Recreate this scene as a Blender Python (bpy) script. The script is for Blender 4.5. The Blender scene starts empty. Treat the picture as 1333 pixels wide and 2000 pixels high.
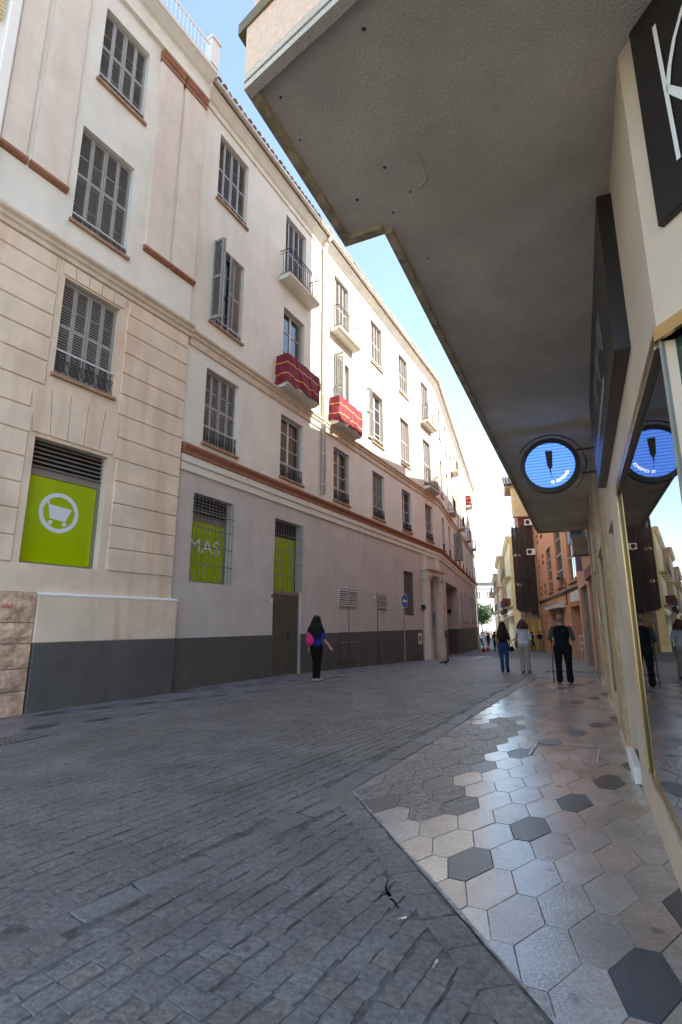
import bpy, bmesh, math, random
import numpy as np
from mathutils import Vector, Matrix, noise
R = math.radians
rnd = random.Random(11)
scene = bpy.context.scene
COL = scene.collection

# ------------------------------------------------------------------ camera, sky, sun, exposure
SUN_AZ, SUN_EL = 110.0, 43.0            # azimuth clockwise from +Y
cam_d = bpy.data.cameras.new('camera'); cam = bpy.data.objects.new('camera', cam_d); COL.objects.link(cam)
cam_d.sensor_fit = 'VERTICAL'; cam_d.sensor_height = 36.0; cam_d.sensor_width = 24.0
cam_d.lens = 18.0; cam_d.clip_start = 0.05; cam_d.clip_end = 2000
cam.location = (0, 0, 1.5); cam.rotation_euler = (R(90 + 12.19), 0, 0)
scene.camera = cam
w = bpy.data.worlds.new('World'); scene.world = w; w.use_nodes = True
nt = w.node_tree
sky = nt.nodes.new('ShaderNodeTexSky'); sky.sky_type = 'NISHITA'; sky.sun_disc = False
sky.sun_elevation = R(SUN_EL); sky.sun_rotation = R(SUN_AZ); sky.air_density = 1.0; sky.dust_density = 0.6; sky.ozone_density = 1.6
bg = nt.nodes['Background']; bg.inputs[1].default_value = 0.14
nt.links.new(sky.outputs[0], bg.inputs[0])
sd = bpy.data.lights.new('sun', 'SUN'); sd.energy = 4.2; sd.angle = R(0.53); sd.color = (1, .95, .87)
so = bpy.data.objects.new('sun', sd); COL.objects.link(so)
sv = Vector((math.sin(R(SUN_AZ))*math.cos(R(SUN_EL)), math.cos(R(SUN_AZ))*math.cos(R(SUN_EL)), math.sin(R(SUN_EL))))
so.rotation_euler = sv.to_track_quat('Z', 'Y').to_euler(); so.location = sv*60
vs = scene.view_settings; vs.view_transform = 'Standard'; vs.look = 'None'; vs.exposure = 2.12; vs.gamma = 1; vs.use_curve_mapping = False
vs.use_white_balance = True; vs.white_balance_temperature = 7250; vs.white_balance_tint = 10

# ------------------------------------------------------------------ materials
MAT = {}
def mat(name, col, rough=.7, var=.12, scale=3.0, bump=.0, bscale=60, streak=0, scol=(.45,.2,.1), metal=0, spec=.5, objvar=0, emit=0, ior=None, fine=.0, spots=0, spscale=5.0, spcol=(.03,.028,.026)):
    if name in MAT: return MAT[name]
    m = bpy.data.materials.new(name); m.use_nodes = True; n = m.node_tree.nodes; l = m.node_tree.links
    p = n['Principled BSDF']; p.inputs['Roughness'].default_value = rough; p.inputs['Metallic'].default_value = metal
    p.inputs['Specular IOR Level'].default_value = spec
    if ior: p.inputs['IOR'].default_value = ior
    geo = n.new('ShaderNodeNewGeometry')
    nz = n.new('ShaderNodeTexNoise'); nz.inputs['Scale'].default_value = scale; nz.inputs['Detail'].default_value = 6; nz.inputs['Roughness'].default_value = .65
    l.new(geo.outputs['Position'], nz.inputs['Vector'])
    mr = n.new('ShaderNodeMapRange'); mr.inputs[1].default_value = .3; mr.inputs[2].default_value = .7
    mr.inputs[3].default_value = 1-var; mr.inputs[4].default_value = 1+var
    l.new(nz.outputs['Fac'], mr.inputs[0])
    hv = n.new('ShaderNodeHueSaturation'); hv.inputs['Color'].default_value = (*col, 1)
    last = mr.outputs[0]
    if fine:
        n2 = n.new('ShaderNodeTexNoise'); n2.inputs['Scale'].default_value = bscale*.7; n2.inputs['Detail'].default_value = 3
        l.new(geo.outputs['Position'], n2.inputs['Vector'])
        m2 = n.new('ShaderNodeMapRange'); m2.inputs[1].default_value=.3; m2.inputs[2].default_value=.7; m2.inputs[3].default_value=1-fine; m2.inputs[4].default_value=1+fine
        l.new(n2.outputs['Fac'], m2.inputs[0])
        mm = n.new('ShaderNodeMath'); mm.operation='MULTIPLY'; l.new(last, mm.inputs[0]); l.new(m2.outputs[0], mm.inputs[1]); last = mm.outputs[0]
    if objvar:
        oi = n.new('ShaderNodeObjectInfo'); m3 = n.new('ShaderNodeMapRange'); m3.inputs[3].default_value=1-objvar; m3.inputs[4].default_value=1+objvar
        l.new(oi.outputs['Random'], m3.inputs[0])
        mm = n.new('ShaderNodeMath'); mm.operation='MULTIPLY'; l.new(last, mm.inputs[0]); l.new(m3.outputs[0], mm.inputs[1]); last = mm.outputs[0]
    l.new(last, hv.inputs['Value']); out = hv.outputs[0]
    if streak:
        mp = n.new('ShaderNodeMapping'); mp.inputs['Scale'].default_value = (2.2, 2.2, .28)
        l.new(geo.outputs['Position'], mp.inputs[0])
        n4 = n.new('ShaderNodeTexNoise'); n4.inputs['Scale'].default_value = 1.6; n4.inputs['Detail'].default_value = 7; l.new(mp.outputs[0], n4.inputs['Vector'])
        m4 = n.new('ShaderNodeMapRange'); m4.inputs[1].default_value=.5; m4.inputs[2].default_value=.78; m4.inputs[3].default_value=0; m4.inputs[4].default_value=streak
        l.new(n4.outputs['Fac'], m4.inputs[0])
        mx = n.new('ShaderNodeMix'); mx.data_type='RGBA'; l.new(m4.outputs[0], mx.inputs[0]); l.new(out, mx.inputs[6]); mx.inputs[7].default_value=(*scol,1); out = mx.outputs[2]
    if spots:
        vo = n.new('ShaderNodeTexVoronoi'); vo.inputs['Scale'].default_value = spscale; l.new(geo.outputs['Position'], vo.inputs['Vector'])
        nd = n.new('ShaderNodeTexNoise'); nd.inputs['Scale'].default_value = spscale*5; l.new(geo.outputs['Position'], nd.inputs['Vector'])
        ad = n.new('ShaderNodeMath'); ad.operation='MULTIPLY_ADD'; ad.inputs[1].default_value=.16; l.new(nd.outputs['Fac'], ad.inputs[0]); l.new(vo.outputs['Distance'], ad.inputs[2])
        m5 = n.new('ShaderNodeMapRange'); m5.inputs[1].default_value=.15; m5.inputs[2].default_value=.21; m5.inputs[3].default_value=spots; m5.inputs[4].default_value=0
        l.new(ad.outputs[0], m5.inputs[0]); mx = n.new('ShaderNodeMix'); mx.data_type='RGBA'; l.new(m5.outputs[0], mx.inputs[0]); l.new(out, mx.inputs[6]); mx.inputs[7].default_value=(*spcol,1); out = mx.outputs[2]
    l.new(out, p.inputs['Base Color'])
    if emit:
        l.new(out, p.inputs['Emission Color']); p.inputs['Emission Strength'].default_value = emit
    if bump:
        nb = n.new('ShaderNodeTexNoise'); nb.inputs['Scale'].default_value = bscale; nb.inputs['Detail'].default_value = 4
        l.new(geo.outputs['Position'], nb.inputs['Vector'])
        b = n.new('ShaderNodeBump'); b.inputs['Strength'].default_value = bump; b.inputs['Distance'].default_value = .02
        l.new(nb.outputs['Fac'], b.inputs['Height']); l.new(b.outputs[0], p.inputs['Normal'])
    MAT[name] = m
    return m

M_wall = mat('cream_render', (.70,.685,.62), .85, .08, 1.2, .15, 90, streak=.28, scol=(.50,.43,.36))
M_wall_low = mat('mauve_grey_render', (.53,.50,.475), .85, .10, 1.1, .15, 90, streak=.3, scol=(.37,.335,.31))
M_rust = mat('pink_beige_render', (.69,.57,.45), .85, .12, 1.5, .15, 80, streak=.7, scol=(.54,.33,.215))
M_pil = mat('pale_pink_render', (.67,.60,.52), .85, .09, 1.5, .1, 80, streak=.5, scol=(.57,.42,.32))
M_white = mat('white_paint', (.78,.76,.72), .6, .05, 2)
M_terra = mat('terracotta_paint', (.29,.125,.075), .75, .25, 4, .1, 60, streak=.3, scol=(.20,.10,.07))
M_terrap = mat('faded_terracotta', (.57,.48,.38), .8, .15, 4, .1, 60, streak=.5, scol=(.42,.27,.18))
M_plinth = mat('dark_grey_plinth', (.088,.085,.083), .65, .14, 2.0, .15, 60, streak=.5, scol=(.14,.13,.12), fine=.1)
M_stone = mat('old_sandstone', (.52,.36,.255), .9, .4, 4, .9, 16, streak=.5, scol=(.27,.16,.10), fine=.25)
M_shut = mat('grey_shutter_paint', (.285,.28,.275), .5, .12, 6)
M_shutd = mat('shutter_louvre_paint', (.175,.165,.155), .6, .12, 6)
M_iron = mat('dark_iron', (.03,.03,.033), .5, .2, 8)
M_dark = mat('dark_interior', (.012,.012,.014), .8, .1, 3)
M_glass = mat('window_glass', (.03,.035,.04), .04, .05, 2, spec=.8)
M_sill = mat('brown_sill_tile', (.36,.22,.135), .7, .2, 5)
M_frame = mat('window_frame_paint', (.55,.56,.57), .5, .05, 4)
M_metalg = mat('grey_metal_louvre', (.22,.19,.17), .5, .12, 5)
M_lime = mat('lime_panel', (.31,.43,.0), .16, .12, 1.1, streak=.25, scol=(.20,.31,.0), spec=.6)
M_logo = mat('pale_logo_vinyl', (.62,.66,.72), .4, .03, 3)
M_door = mat('dark_olive_door', (.085,.075,.06), .55, .2, 4, streak=.3, scol=(.05,.04,.03))
M_zinc = mat('zinc_gutter', (.55,.53,.48), .45, .15, 4, metal=.3)
M_pipe = mat('pale_drainpipe', (.58,.54,.50), .5, .1, 5)
M_tile = mat('clay_roof_tile', (.42,.26,.17), .85, .3, 6, .3, 40, objvar=.25)
M_cloth = mat('crimson_cloth', (.18,.009,.026), .75, .15, 5)
M_gold = mat('gold_braid', (.75,.46,.08), .6, .1, 5)
M_hex = mat('pale_marble_tile', (.37,.33,.295), .17, .26, 2.0, .10, 60, objvar=.16, spec=.8, fine=.16, spots=.6, spscale=3.2, spcol=(.09,.08,.075))
M_hexp = mat('pinkish_marble_tile', (.36,.285,.24), .22, .26, 2.0, .10, 60, objvar=.16, spec=.8, fine=.16, spots=.6, spscale=3.2, spcol=(.09,.08,.075))
M_hexl = mat('dusty_grey_tile', (.165,.155,.16), .42, .25, 3, .2, 50, objvar=.18, fine=.2)
M_hexld = mat('dusty_slate_tile', (.06,.062,.07), .45, .2, 3, .2, 50, objvar=.15)
M_hexd = mat('slate_tile', (.055,.062,.07), .34, .2, 3, .15, 60, objvar=.15, spec=.6)
M_hexr = mat('worn_terrazzo_tile', (.19,.16,.14), .36, .35, 9, .9, 34, objvar=.12, spec=.6, fine=.65)
M_mort = mat('pale_mortar', (.20,.18,.16), .9, .35, 5, .4, 40, fine=.3)
M_sett = mat('basalt_sett', (.158,.147,.138), .52, .32, 1.4, .5, 45, objvar=.08, spec=.4, fine=.32, spots=.5, spscale=4.5, spcol=(.05,.048,.046))
M_settb = mat('brownish_sett', (.166,.147,.130), .55, .32, 1.4, .5, 45, objvar=.08, spec=.4, fine=.32)
M_slab = mat('grey_gutter_slab', (.155,.146,.138), .5, .25, 2, .4, 50, objvar=.1, spec=.4, fine=.25)
M_road = mat('dirt_joint', (.105,.097,.09), .7, .7, 2.6, .6, 22, fine=.5)
M_ground = mat('city_ground', (.2,.19,.18), .8, .15, .3)
M_soff = mat('rough_cast_soffit', (.58,.52,.42), .95, .26, .7, .45, 110, fine=.08, spots=.35, spscale=26, spcol=(.22,.19,.15), streak=.35, scol=(.40,.37,.33))
M_soffrim = mat('stained_rim', (.40,.31,.19), .9, .55, 7, .5, 30)
M_granite = mat('pink_granite', (.80,.555,.39), .6, .10, 30, .05, 80, fine=.08)
M_olive = mat('bronze_trim', (.19,.14,.05), .45, .2, 10)
M_marb = mat('beige_marble', (.56,.44,.33), .55, .13, 1.4, 0, 30)
M_sand = mat('yellow_sandstone', (.43,.30,.18), .8, .3, 6, .3, 30)
M_brass = mat('polished_brass', (.55,.40,.19), .27, .12, 6, metal=1)
M_bronze = mat('dark_bronze', (.16,.11,.055), .3, .1, 6, metal=.8)
M_shop = mat('shop_glass', (.006,.007,.008), .012, .0, 2, spec=1.0, ior=2.9)
M_sign = mat('brown_black_sign', (.016,.012,.012), .35, .1, 3)
M_letter = mat('cream_letter', (.72,.70,.66), .5, .04, 3)
M_black = mat('black_metal', (.012,.012,.014), .4, .1, 5)
M_orange = mat('orange_plaster', (.58,.29,.18), .85, .1, 1.0, .1, 60, streak=.2, scol=(.45,.17,.09))
M_brick = mat('brick_red', (.30,.07,.03), .8, .15, 5)
M_pinkp = mat('salmon_plaster', (.50,.27,.18), .85, .12, 1.5)
M_cane = mat('dark_cane_blind', (.045,.03,.024), .8, .3, 9)
M_maroon = mat('maroon_wall', (.20,.055,.05), .8, .1, 2)
M_yellow = mat('yellow_plaster', (.60,.49,.28), .85, .12, 1.5, streak=.3, scol=(.42,.32,.2))
M_ochre = mat('ochre_door', (.46,.31,.06), .6, .1, 3)
M_cream2 = mat('far_white_plaster', (.60,.58,.55), .85, .06, .6)
M_teal = mat('teal_glass', (.10,.19,.21), .12, .1, 2, spec=.8)
M_blue = mat('traffic_blue', (.02,.12,.42), .35, .05, 4)
M_skin = mat('skin', (.42,.24,.17), .6, .08, 20)
M_hairb = mat('black_hair', (.008,.007,.007), .45, .4, 90, spec=.2)
M_hairr = mat('dark_brown_hair', (.028,.013,.010), .45, .4, 90, spec=.2)
M_haira = mat('auburn_hair', (.075,.026,.016), .5, .4, 90, spec=.2)
M_hairg = mat('grey_hair', (.16,.14,.125), .6, .3, 90, spec=.2)

# ------------------------------------------------------------------ helpers
class MB:
    def __init__(s): s.v=[]; s.f=[]; s.m=[]
    def face(s, pts, m=0):
        i=len(s.v); s.v += [tuple(p) for p in pts]; s.f.append(tuple(range(i,i+len(pts)))); s.m.append(m)
    def box(s, x0,x1,y0,y1,z0,z1, m=0, M=None):
        i=len(s.v)
        P=[(x0,y0,z0),(x1,y0,z0),(x1,y1,z0),(x0,y1,z0),(x0,y0,z1),(x1,y0,z1),(x1,y1,z1),(x0,y1,z1)]
        if M is not None: P=[tuple(M@Vector(p)) for p in P]
        s.v+=P
        for q in ((0,3,2,1),(4,5,6,7),(0,1,5,4),(1,2,6,5),(2,3,7,6),(3,0,4,7)): s.f.append(tuple(i+k for k in q)); s.m.append(m)
    def bbox(s, x0,x1,y0,y1,z0,z1, b=.012, m=0):
        """box whose street face (y0) has chamfered edges"""
        i=len(s.v)
        s.v+=[(x0,y1,z0),(x1,y1,z0),(x1,y1,z1),(x0,y1,z1),(x0,y0+b,z0),(x1,y0+b,z0),(x1,y0+b,z1),(x0,y0+b,z1),(x0+b,y0,z0+b),(x1-b,y0,z0+b),(x1-b,y0,z1-b),(x0+b,y0,z1-b)]
        for q in ((8,9,10,11),(4,5,9,8),(5,6,10,9),(6,7,11,10),(7,4,8,11),(0,1,5,4),(1,2,6,5),(2,3,7,6),(3,0,4,7)): s.f.append(tuple(i+k for k in q)); s.m.append(m)
    def prism(s, poly, z0, z1, m=0, top=None):
        n=len(poly); i=len(s.v); s.v+=[(p[0],p[1],z0) for p in poly]+[(p[0],p[1],z1) for p in poly]
        s.f.append(tuple(range(i+n-1,i-1,-1))); s.m.append(m)
        s.f.append(tuple(range(i+n,i+2*n))); s.m.append(m if top is None else top)
        for k in range(n): s.f.append((i+k,i+(k+1)%n,i+n+(k+1)%n,i+n+k)); s.m.append(m)
    def prof(s, pts, x0, x1, m=0):
        """profile (y,z) polygon extruded along x"""
        n=len(pts); i=len(s.v); s.v+=[(x0,p[0],p[1]) for p in pts]+[(x1,p[0],p[1]) for p in pts]
        s.f.append(tuple(range(i+n-1,i-1,-1))); s.m.append(m); s.f.append(tuple(range(i+n,i+2*n))); s.m.append(m)
        for k in range(n): s.f.append((i+k,i+(k+1)%n,i+n+(k+1)%n,i+n+k)); s.m.append(m)
    def tube(s, a, b, ra, rb=None, n=8, m=0, cap=True):
        a=Vector(a); b=Vector(b); rb=ra if rb is None else rb
        d=(b-a); 
        if d.length<1e-6: return
        d.normalize(); u=d.orthogonal().normalized(); v=d.cross(u); i=len(s.v)
        for c,r in ((a,ra),(b,rb)):
            for k in range(n):
                t=2*math.pi*k/n; s.v.append(tuple(c+u*(r*math.cos(t))+v*(r*math.sin(t))))
        for k in range(n): s.f.append((i+k,i+(k+1)%n,i+n+(k+1)%n,i+n+k)); s.m.append(m)
        if cap: s.f.append(tuple(range(i+n-1,i-1,-1))); s.f.append(tuple(range(i+n,i+2*n))); s.m+=[m,m]
    def path(s, pts, r, n=6, m=0):
        for a,b in zip(pts,pts[1:]): s.tube(a,b,r,n=n,m=m)
    def ball(s, c, rx, ry, rz, m=0, nu=12, nv=8):
        i=len(s.v); c=Vector(c)
        for a in range(1,nv):
            t=math.pi*a/nv
            for k in range(nu):
                p=2*math.pi*k/nu; s.v.append((c.x+rx*math.sin(t)*math.cos(p),c.y+ry*math.sin(t)*math.sin(p),c.z+rz*math.cos(t)))
        top=len(s.v); s.v.append((c.x,c.y,c.z+rz)); s.v.append((c.x,c.y,c.z-rz))
        for a in range(nv-2):
            for k in range(nu): s.f.append((i+a*nu+k,i+(a+1)*nu+k,i+(a+1)*nu+(k+1)%nu,i+a*nu+(k+1)%nu)); s.m.append(m)
        for k in range(nu):
            s.f.append((top,i+k,i+(k+1)%nu)); s.m.append(m); j=i+(nv-2)*nu; s.f.append((top+1,j+(k+1)%nu,j+k)); s.m.append(m)
    def mesh(s, name, mats, smooth=False):
        me=bpy.data.meshes.new(name); me.from_pydata(s.v,[],s.f)
        for m in (mats if isinstance(mats,(list,tuple)) else [mats]): me.materials.append(m)
        if any(s.m): me.polygons.foreach_set('material_index', s.m)
        bm=bmesh.new(); bm.from_mesh(me); bmesh.ops.recalc_face_normals(bm, faces=bm.faces); bm.to_mesh(me); bm.free()
        if smooth: me.polygons.foreach_set('use_smooth',[True]*len(me.polygons))
        me.update(); return me
    def build(s, name, mats, parent=None, M=None, smooth=False):
        return obj(name, s.mesh(name, mats, smooth), parent, M)
def obj(name, me, parent=None, M=None):
    """M: world matrix of the object (its parent may be an Empty placed anywhere)"""
    o=bpy.data.objects.new(name, me); COL.objects.link(o)
    if M is not None: o.matrix_basis = M
    if parent is not None:
        o.parent=parent
        o.matrix_parent_inverse = WM[parent.name].inverted()
    WM[o.name]=Matrix(M) if M is not None else Matrix.Identity(4)
    return o
WM={}
TS=bpy.data.scenes.new('scratch')
def evaluated(o):
    TS.collection.objects.link(o); vl=TS.view_layers[0]; vl.update(); dg=vl.depsgraph; dg.update()
    me=bpy.data.meshes.new_from_object(o.evaluated_get(dg)); bpy.data.objects.remove(o); return me
def sub(name, me, parent, L=None):
    """sub-part in its parent's own coordinates"""
    o=bpy.data.objects.new(name, me); COL.objects.link(o); o.parent=parent
    if L is not None: o.matrix_basis=L
    WM[o.name]=WM[parent.name] @ (L if L is not None else Matrix.Identity(4))
    return o
def tag(o, label=None, cat=None, group=None, kind=None):
    if label: o['label']=label
    if cat: o['category']=cat
    if group: o['group']=group
    if kind: o['kind']=kind
    return o
def thing(name, label, cat, loc, group=None, rz=0):
    o=bpy.data.objects.new(name, None); COL.objects.link(o); o.location=loc; o.rotation_euler=(0,0,rz); o.empty_display_size=.2
    WM[o.name]=Matrix.Translation(Vector(loc)) @ Matrix.Rotation(rz,4,'Z')
    return tag(o,label,cat,group)
def T(x,y,z): return Matrix.Translation((x,y,z))
def RZ(a): return Matrix.Rotation(a,4,'Z')
def frame(ox,oy,az):
    """x along the facade (to the right as seen from the street), y into the wall, z up"""
    a=R(az); d=(math.sin(a),math.cos(a)); n=(math.cos(a),-math.sin(a))
    return Matrix(((d[0],-n[0],0,ox),(d[1],-n[1],0,oy),(0,0,1,0),(0,0,0,1)))
def gz(y):                               # the street falls away past y = 15 m
    if y<14: return 0.0
    if y<16: return -.03*(y-14)**2/4
    return -.03*(min(y,62)-15)
def text_mesh(txt, size, ext=.004):
    c=bpy.data.curves.new('txt','FONT'); c.body=txt; c.size=size; c.extrude=ext; c.align_x='CENTER'; c.align_y='CENTER'
    return evaluated(bpy.data.objects.new('txt',c))
def wall_mb(x0,x1,z0,z1,ops,depth=.26,y=0.0,mb=None,m=0):
    """flat wall face with rectangular openings and their reveals; ops: (xa,xb,za,zb)"""
    mb=mb or MB()
    xs=sorted({x0,x1,*[o[0] for o in ops],*[o[1] for o in ops]}); zs=sorted({z0,z1,*[o[2] for o in ops],*[o[3] for o in ops]})
    xs=[x for x in xs if x0<=x<=x1]; zs=[z for z in zs if z0<=z<=z1]
    for a,b in zip(xs,xs[1:]):
        run=None
        for c,d in zip(zs,zs[1:]):
            mx,mz=(a+b)/2,(c+d)/2
            hole=any(o[0]<mx<o[1] and o[2]<mz<o[3] for o in ops)
            if hole:
                if run: mb.face([(a,y,run[0]),(b,y,run[0]),(b,y,run[1]),(a,y,run[1])],m); run=None
            else: run=(run[0],d) if run else (c,d)
        if run: mb.face([(a,y,run[0]),(b,y,run[0]),(b,y,run[1]),(a,y,run[1])],m)
    for o in ops:
        dp=o[4] if len(o)>4 else depth; a,b,c,d=o[:4]
        mb.face([(a,y,c),(a,y,d),(a,y+dp,d),(a,y+dp,c)],m); mb.face([(b,y,c),(b,y+dp,c),(b,y+dp,d),(b,y,d)],m)
        mb.face([(a,y,d),(b,y,d),(b,y+dp,d),(a,y+dp,d)],m); mb.face([(a,y,c),(a,y+dp,c),(b,y+dp,c),(b,y,c)],m)
    return mb

# ------------------------------------------------------------------ window kit (local: x along, y into wall, z up)
CACHE={}
def cached(key, fn):
    if key not in CACHE: CACHE[key]=fn()
    return CACHE[key]
def shutter_mesh(wd,h):
    def f():
        b=MB(); st=.045; t=.035
        b.box(0,st,0,t,0,h); b.box(wd-st,wd,0,t,0,h)
        mid=h*.52
        for z0,z1 in ((0,.09),(mid-.035,mid+.035),(h-.07,h)): b.box(st,wd-st,.002,t-.002,z0,z1)
        for za,zb in ((.09,mid-.035),(mid+.035,h-.07)):
            k=max(2,int((zb-za)/.055)); dz=(zb-za)/k
            for q in range(k):
                z=za+q*dz
                b.prof([(.006,z+.004),(.012,z+.004),(t-.004,z+dz*.86),(t-.010,z+dz*.86)],st,wd-st,1)
        return b.mesh('shutter',[M_shut,M_shutd])
    return cached(('sh',round(wd,3),round(h,3)),f)
def casing_mesh(wd,h,glass=True):
    def f():
        b=MB(); y0,y1=.17,.23; fr=.055
        for x0,x1,z0,z1 in ((0,fr,0,h),(wd-fr,wd,0,h),(fr,wd-fr,0,fr),(fr,wd-fr,h-fr,h),(wd/2-.04,wd/2+.04,fr,h-fr)): b.box(x0,x1,y0,y1,z0,z1)
        k=4
        for x0,x1 in ((fr,wd/2-.04),(wd/2+.04,wd-fr)):
            for q in range(1,k): b.box(x0,x1,y0+.01,y1-.01,h*q/k-.013,h*q/k+.013)
        return b.mesh('window',[M_frame])
    return cached(('cs',round(wd,3),round(h,3)),f)
def pane_mesh(wd,h):
    def f():
        b=MB(); b.box(.01,wd-.01,.205,.215,.01,h-.01); return b.mesh('pane',[M_glass])
    return cached(('pn',round(wd,3),round(h,3)),f)
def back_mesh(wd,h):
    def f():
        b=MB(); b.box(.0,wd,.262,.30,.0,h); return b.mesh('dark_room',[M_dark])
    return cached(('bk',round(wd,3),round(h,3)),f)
def sill_mesh(wd):
    def f():
        b=MB(); b.bbox(-.06,wd+.06,-.07,.0,-.075,-.005,.008); b.box(.002,wd-.002,.0,.16,-.06,.012); return b.mesh('sill',[M_sill])
    return cached(('sl',round(wd,3)),f)
def guard_mesh(wd,h,style):
    def f():
        b=MB(); b.box(.0,wd,.0,.03,h-.03,h,1); b.box(.0,wd,.008,.022,.02,.035)
        n=int(wd/.115); dx=wd/n
        for i in range(n):
            x=i*dx+dx/2
            if style=='x':
                b.tube((i*dx,.015,.05),((i+1)*dx,.015,h*.62),.009,n=4); b.tube(((i+1)*dx,.015,.05),(i*dx,.015,h*.62),.009,n=4)
                b.tube((x,.015,h*.5),(x,.015,h-.03),.009,n=4); b.box(i*dx,(i+1)*dx,.010,.020,h*.62,h*.62+.014)
            else:
                b.tube((x,.015,.03),(x,.015,h*.35),.008,.028,n=6); b.tube((x,.015,h*.35),(x,.015,h*.6),.028,.008,n=6); b.tube((x,.015,h*.6),(x,.015,h-.03),.012,n=5)
        return b.mesh('guard_rail',[M_iron,M_frame])
    return cached(('gd',round(wd,3),round(h,3),style),f)
def window(par, F, x, z, wd, h, guard=.45, style='x', leaves='closed', sill=True):
    """opening at (x,z) of facade frame F; leaves: 'closed' or a list of (hinge_x, dir, angle, width)"""
    M=F@T(x,0,z)
    o=obj('window', casing_mesh(wd,h), par, M)
    sub('pane', pane_mesh(wd,h), o); sub('dark_room', back_mesh(wd,h), o)
    if sill: sub('sill', sill_mesh(wd), o)
    if guard: sub('guard_rail', guard_mesh(wd,guard,style), o)
    z0=.03; hh=h-.04
    if leaves=='closed':
        lw=(wd-.02)/4
        for i in range(4):
            L=T(.01+i*lw,.11+(.012 if i%2 else 0),z0)
            sub('shutter', shutter_mesh(round(lw-.004,3),hh), o, L)
    else:
        for hx,sgn,ang,wl,*rest in leaves:
            yy=rest[0] if rest else .02
            L=T(hx,yy,z0)@RZ(R(ang))
            sub('shutter', shutter_mesh(wl,hh), o, L)
    return o
def railing_mesh(L,dp,h,style=0):
    def f():
        b=MB(); r=.011
        for z,q in ((h,.018),(.06,.012),(h-.12,.010)):
            b.path([(0,0,z),(0,-dp,z),(L,-dp,z),(L,0,z)],q,6)
        n=int(L/.125)
        for i in range(n+1):
            x=L*i/n; b.tube((x,-dp,0),(x,-dp,h),r,n=5)
        for x in (0,L):
            for q in range(1,3): b.tube((x,-dp*q/3,0),(x,-dp*q/3,h),r,n=5)
        for i in range(n):     # little scrolls at the foot
            x=L*(i+.5)/n
            pts=[(x+.035*math.cos(t),-dp,.13+.035*math.sin(t)) for t in [k*math.pi/4 for k in range(9)]]
            b.path(pts,.006,4)
        return b.mesh('balcony_railing',[M_iron])
    return cached(('rl',round(L,3),round(dp,3),round(h,3)),f)
def balcony(par, F, x, z, L, dp=.42):
    b=MB()
    b.prof([(0,-.16),(-dp*.8,-.13),(-dp*.86,-.10),(-dp*.97,-.085),(-dp,-.07),(-dp,0),(0,0)],0,L)
    b.prof([(-dp-.02,-.045),(-dp-.02,.012),(0,.012),(0,.0),(-dp,.0),(-dp,-.045)],-.02,L+.02)
    o=obj('balcony', cached(('bal',round(L,3),round(dp,3)), lambda:b.mesh('balcony',[M_wall])), par, F@T(x,0,z))
    sub('balcony_railing', railing_mesh(L-.06,dp-.04,.95), o, T(.03,0,.012))
    return o
def drape(F, x, z, L, dp, h, label, seed, group):
    """cloth hung over the three sides of a balcony railing"""
    b=MB(); nz=40; path=[]
    tot=dp*2+L; n=96
    for i in range(n+1):
        s=tot*i/n
        if s<dp: path.append((0,-s,-1,0))
        elif s<dp+L: path.append((s-dp,-dp,0,-1))
        else: path.append((L,-(tot-s),1,0))
    idx=[[0]*(nz+1) for _ in range(n+1)]
    for i,(px,py,nx,ny) in enumerate(path):
        sag=.05*abs(math.sin(i*.16+seed))+.03*noise.noise((i*.22,seed*3.1,0))
        for k in range(nz+1):
            t=k/nz; zz=z+h-(h+.03*math.sin(i*.23+seed)-sag*.6)*t - sag*.3
            dg_=i*.055-t*1.1
            w_=(.03+.10*t)*(noise.noise((dg_*2.2+seed*7,t*.9,seed))+.5*noise.noise((i*.19+t*1.2,t*2.2+seed,4)))+.022+.018*t
            idx[i][k]=len(b.v); b.v.append((px+nx*max(.012,w_)+x,py+ny*max(.012,w_),zz+.02*noise.noise((i*.12,t*3,seed+9))))
    for i in range(n):
        for k in range(nz):
            b.f.append((idx[i][k],idx[i+1][k],idx[i+1][k+1],idx[i][k+1]))
            b.m.append(1 if k in (12,28) else 0)
    # turned over the rail at the top
    for i in range(n):
        p,q=b.v[idx[i][0]],b.v[idx[i+1][0]]; (x0,y0,nx,ny),(x1,y1,mx,my)=path[i],path[i+1]
        b.face([p,q,(x1+x-mx*.03,y1-my*.03,q[2]-.01),(x0+x-nx*.03,y0-ny*.03,p[2]-.01)],0)
    o=b.build('balcony_drape',[M_cloth,M_gold],None,F,True)
    return tag(o,label,'drape',group)

# ------------------------------------------------------------------ frames measured for the street
FP=frame(-3.74,11.78,31.0)                      # corner pavilion face
FA=frame(-3.85,11.835,27.8)                     # long facade, near run
aA=R(27.8); BO=(-3.85+20.9*math.sin(aA), 11.835+20.9*math.cos(aA))
FB=frame(BO[0],BO[1],18.55)                     # long facade, far run
WO=(2.369,4.245); AZW=24.7; FW=frame(WO[0],WO[1],AZW+180)   # shop front on the right (x = -s)
wd_=(math.sin(R(AZW)),math.cos(R(AZW))); wn=(math.cos(R(AZW)),-math.sin(R(AZW)))
def wpt(s,n): return (WO[0]+wd_[0]*s+wn[0]*n, WO[1]+wd_[1]*s+wn[1]*n)      # n>0 away from street

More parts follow.
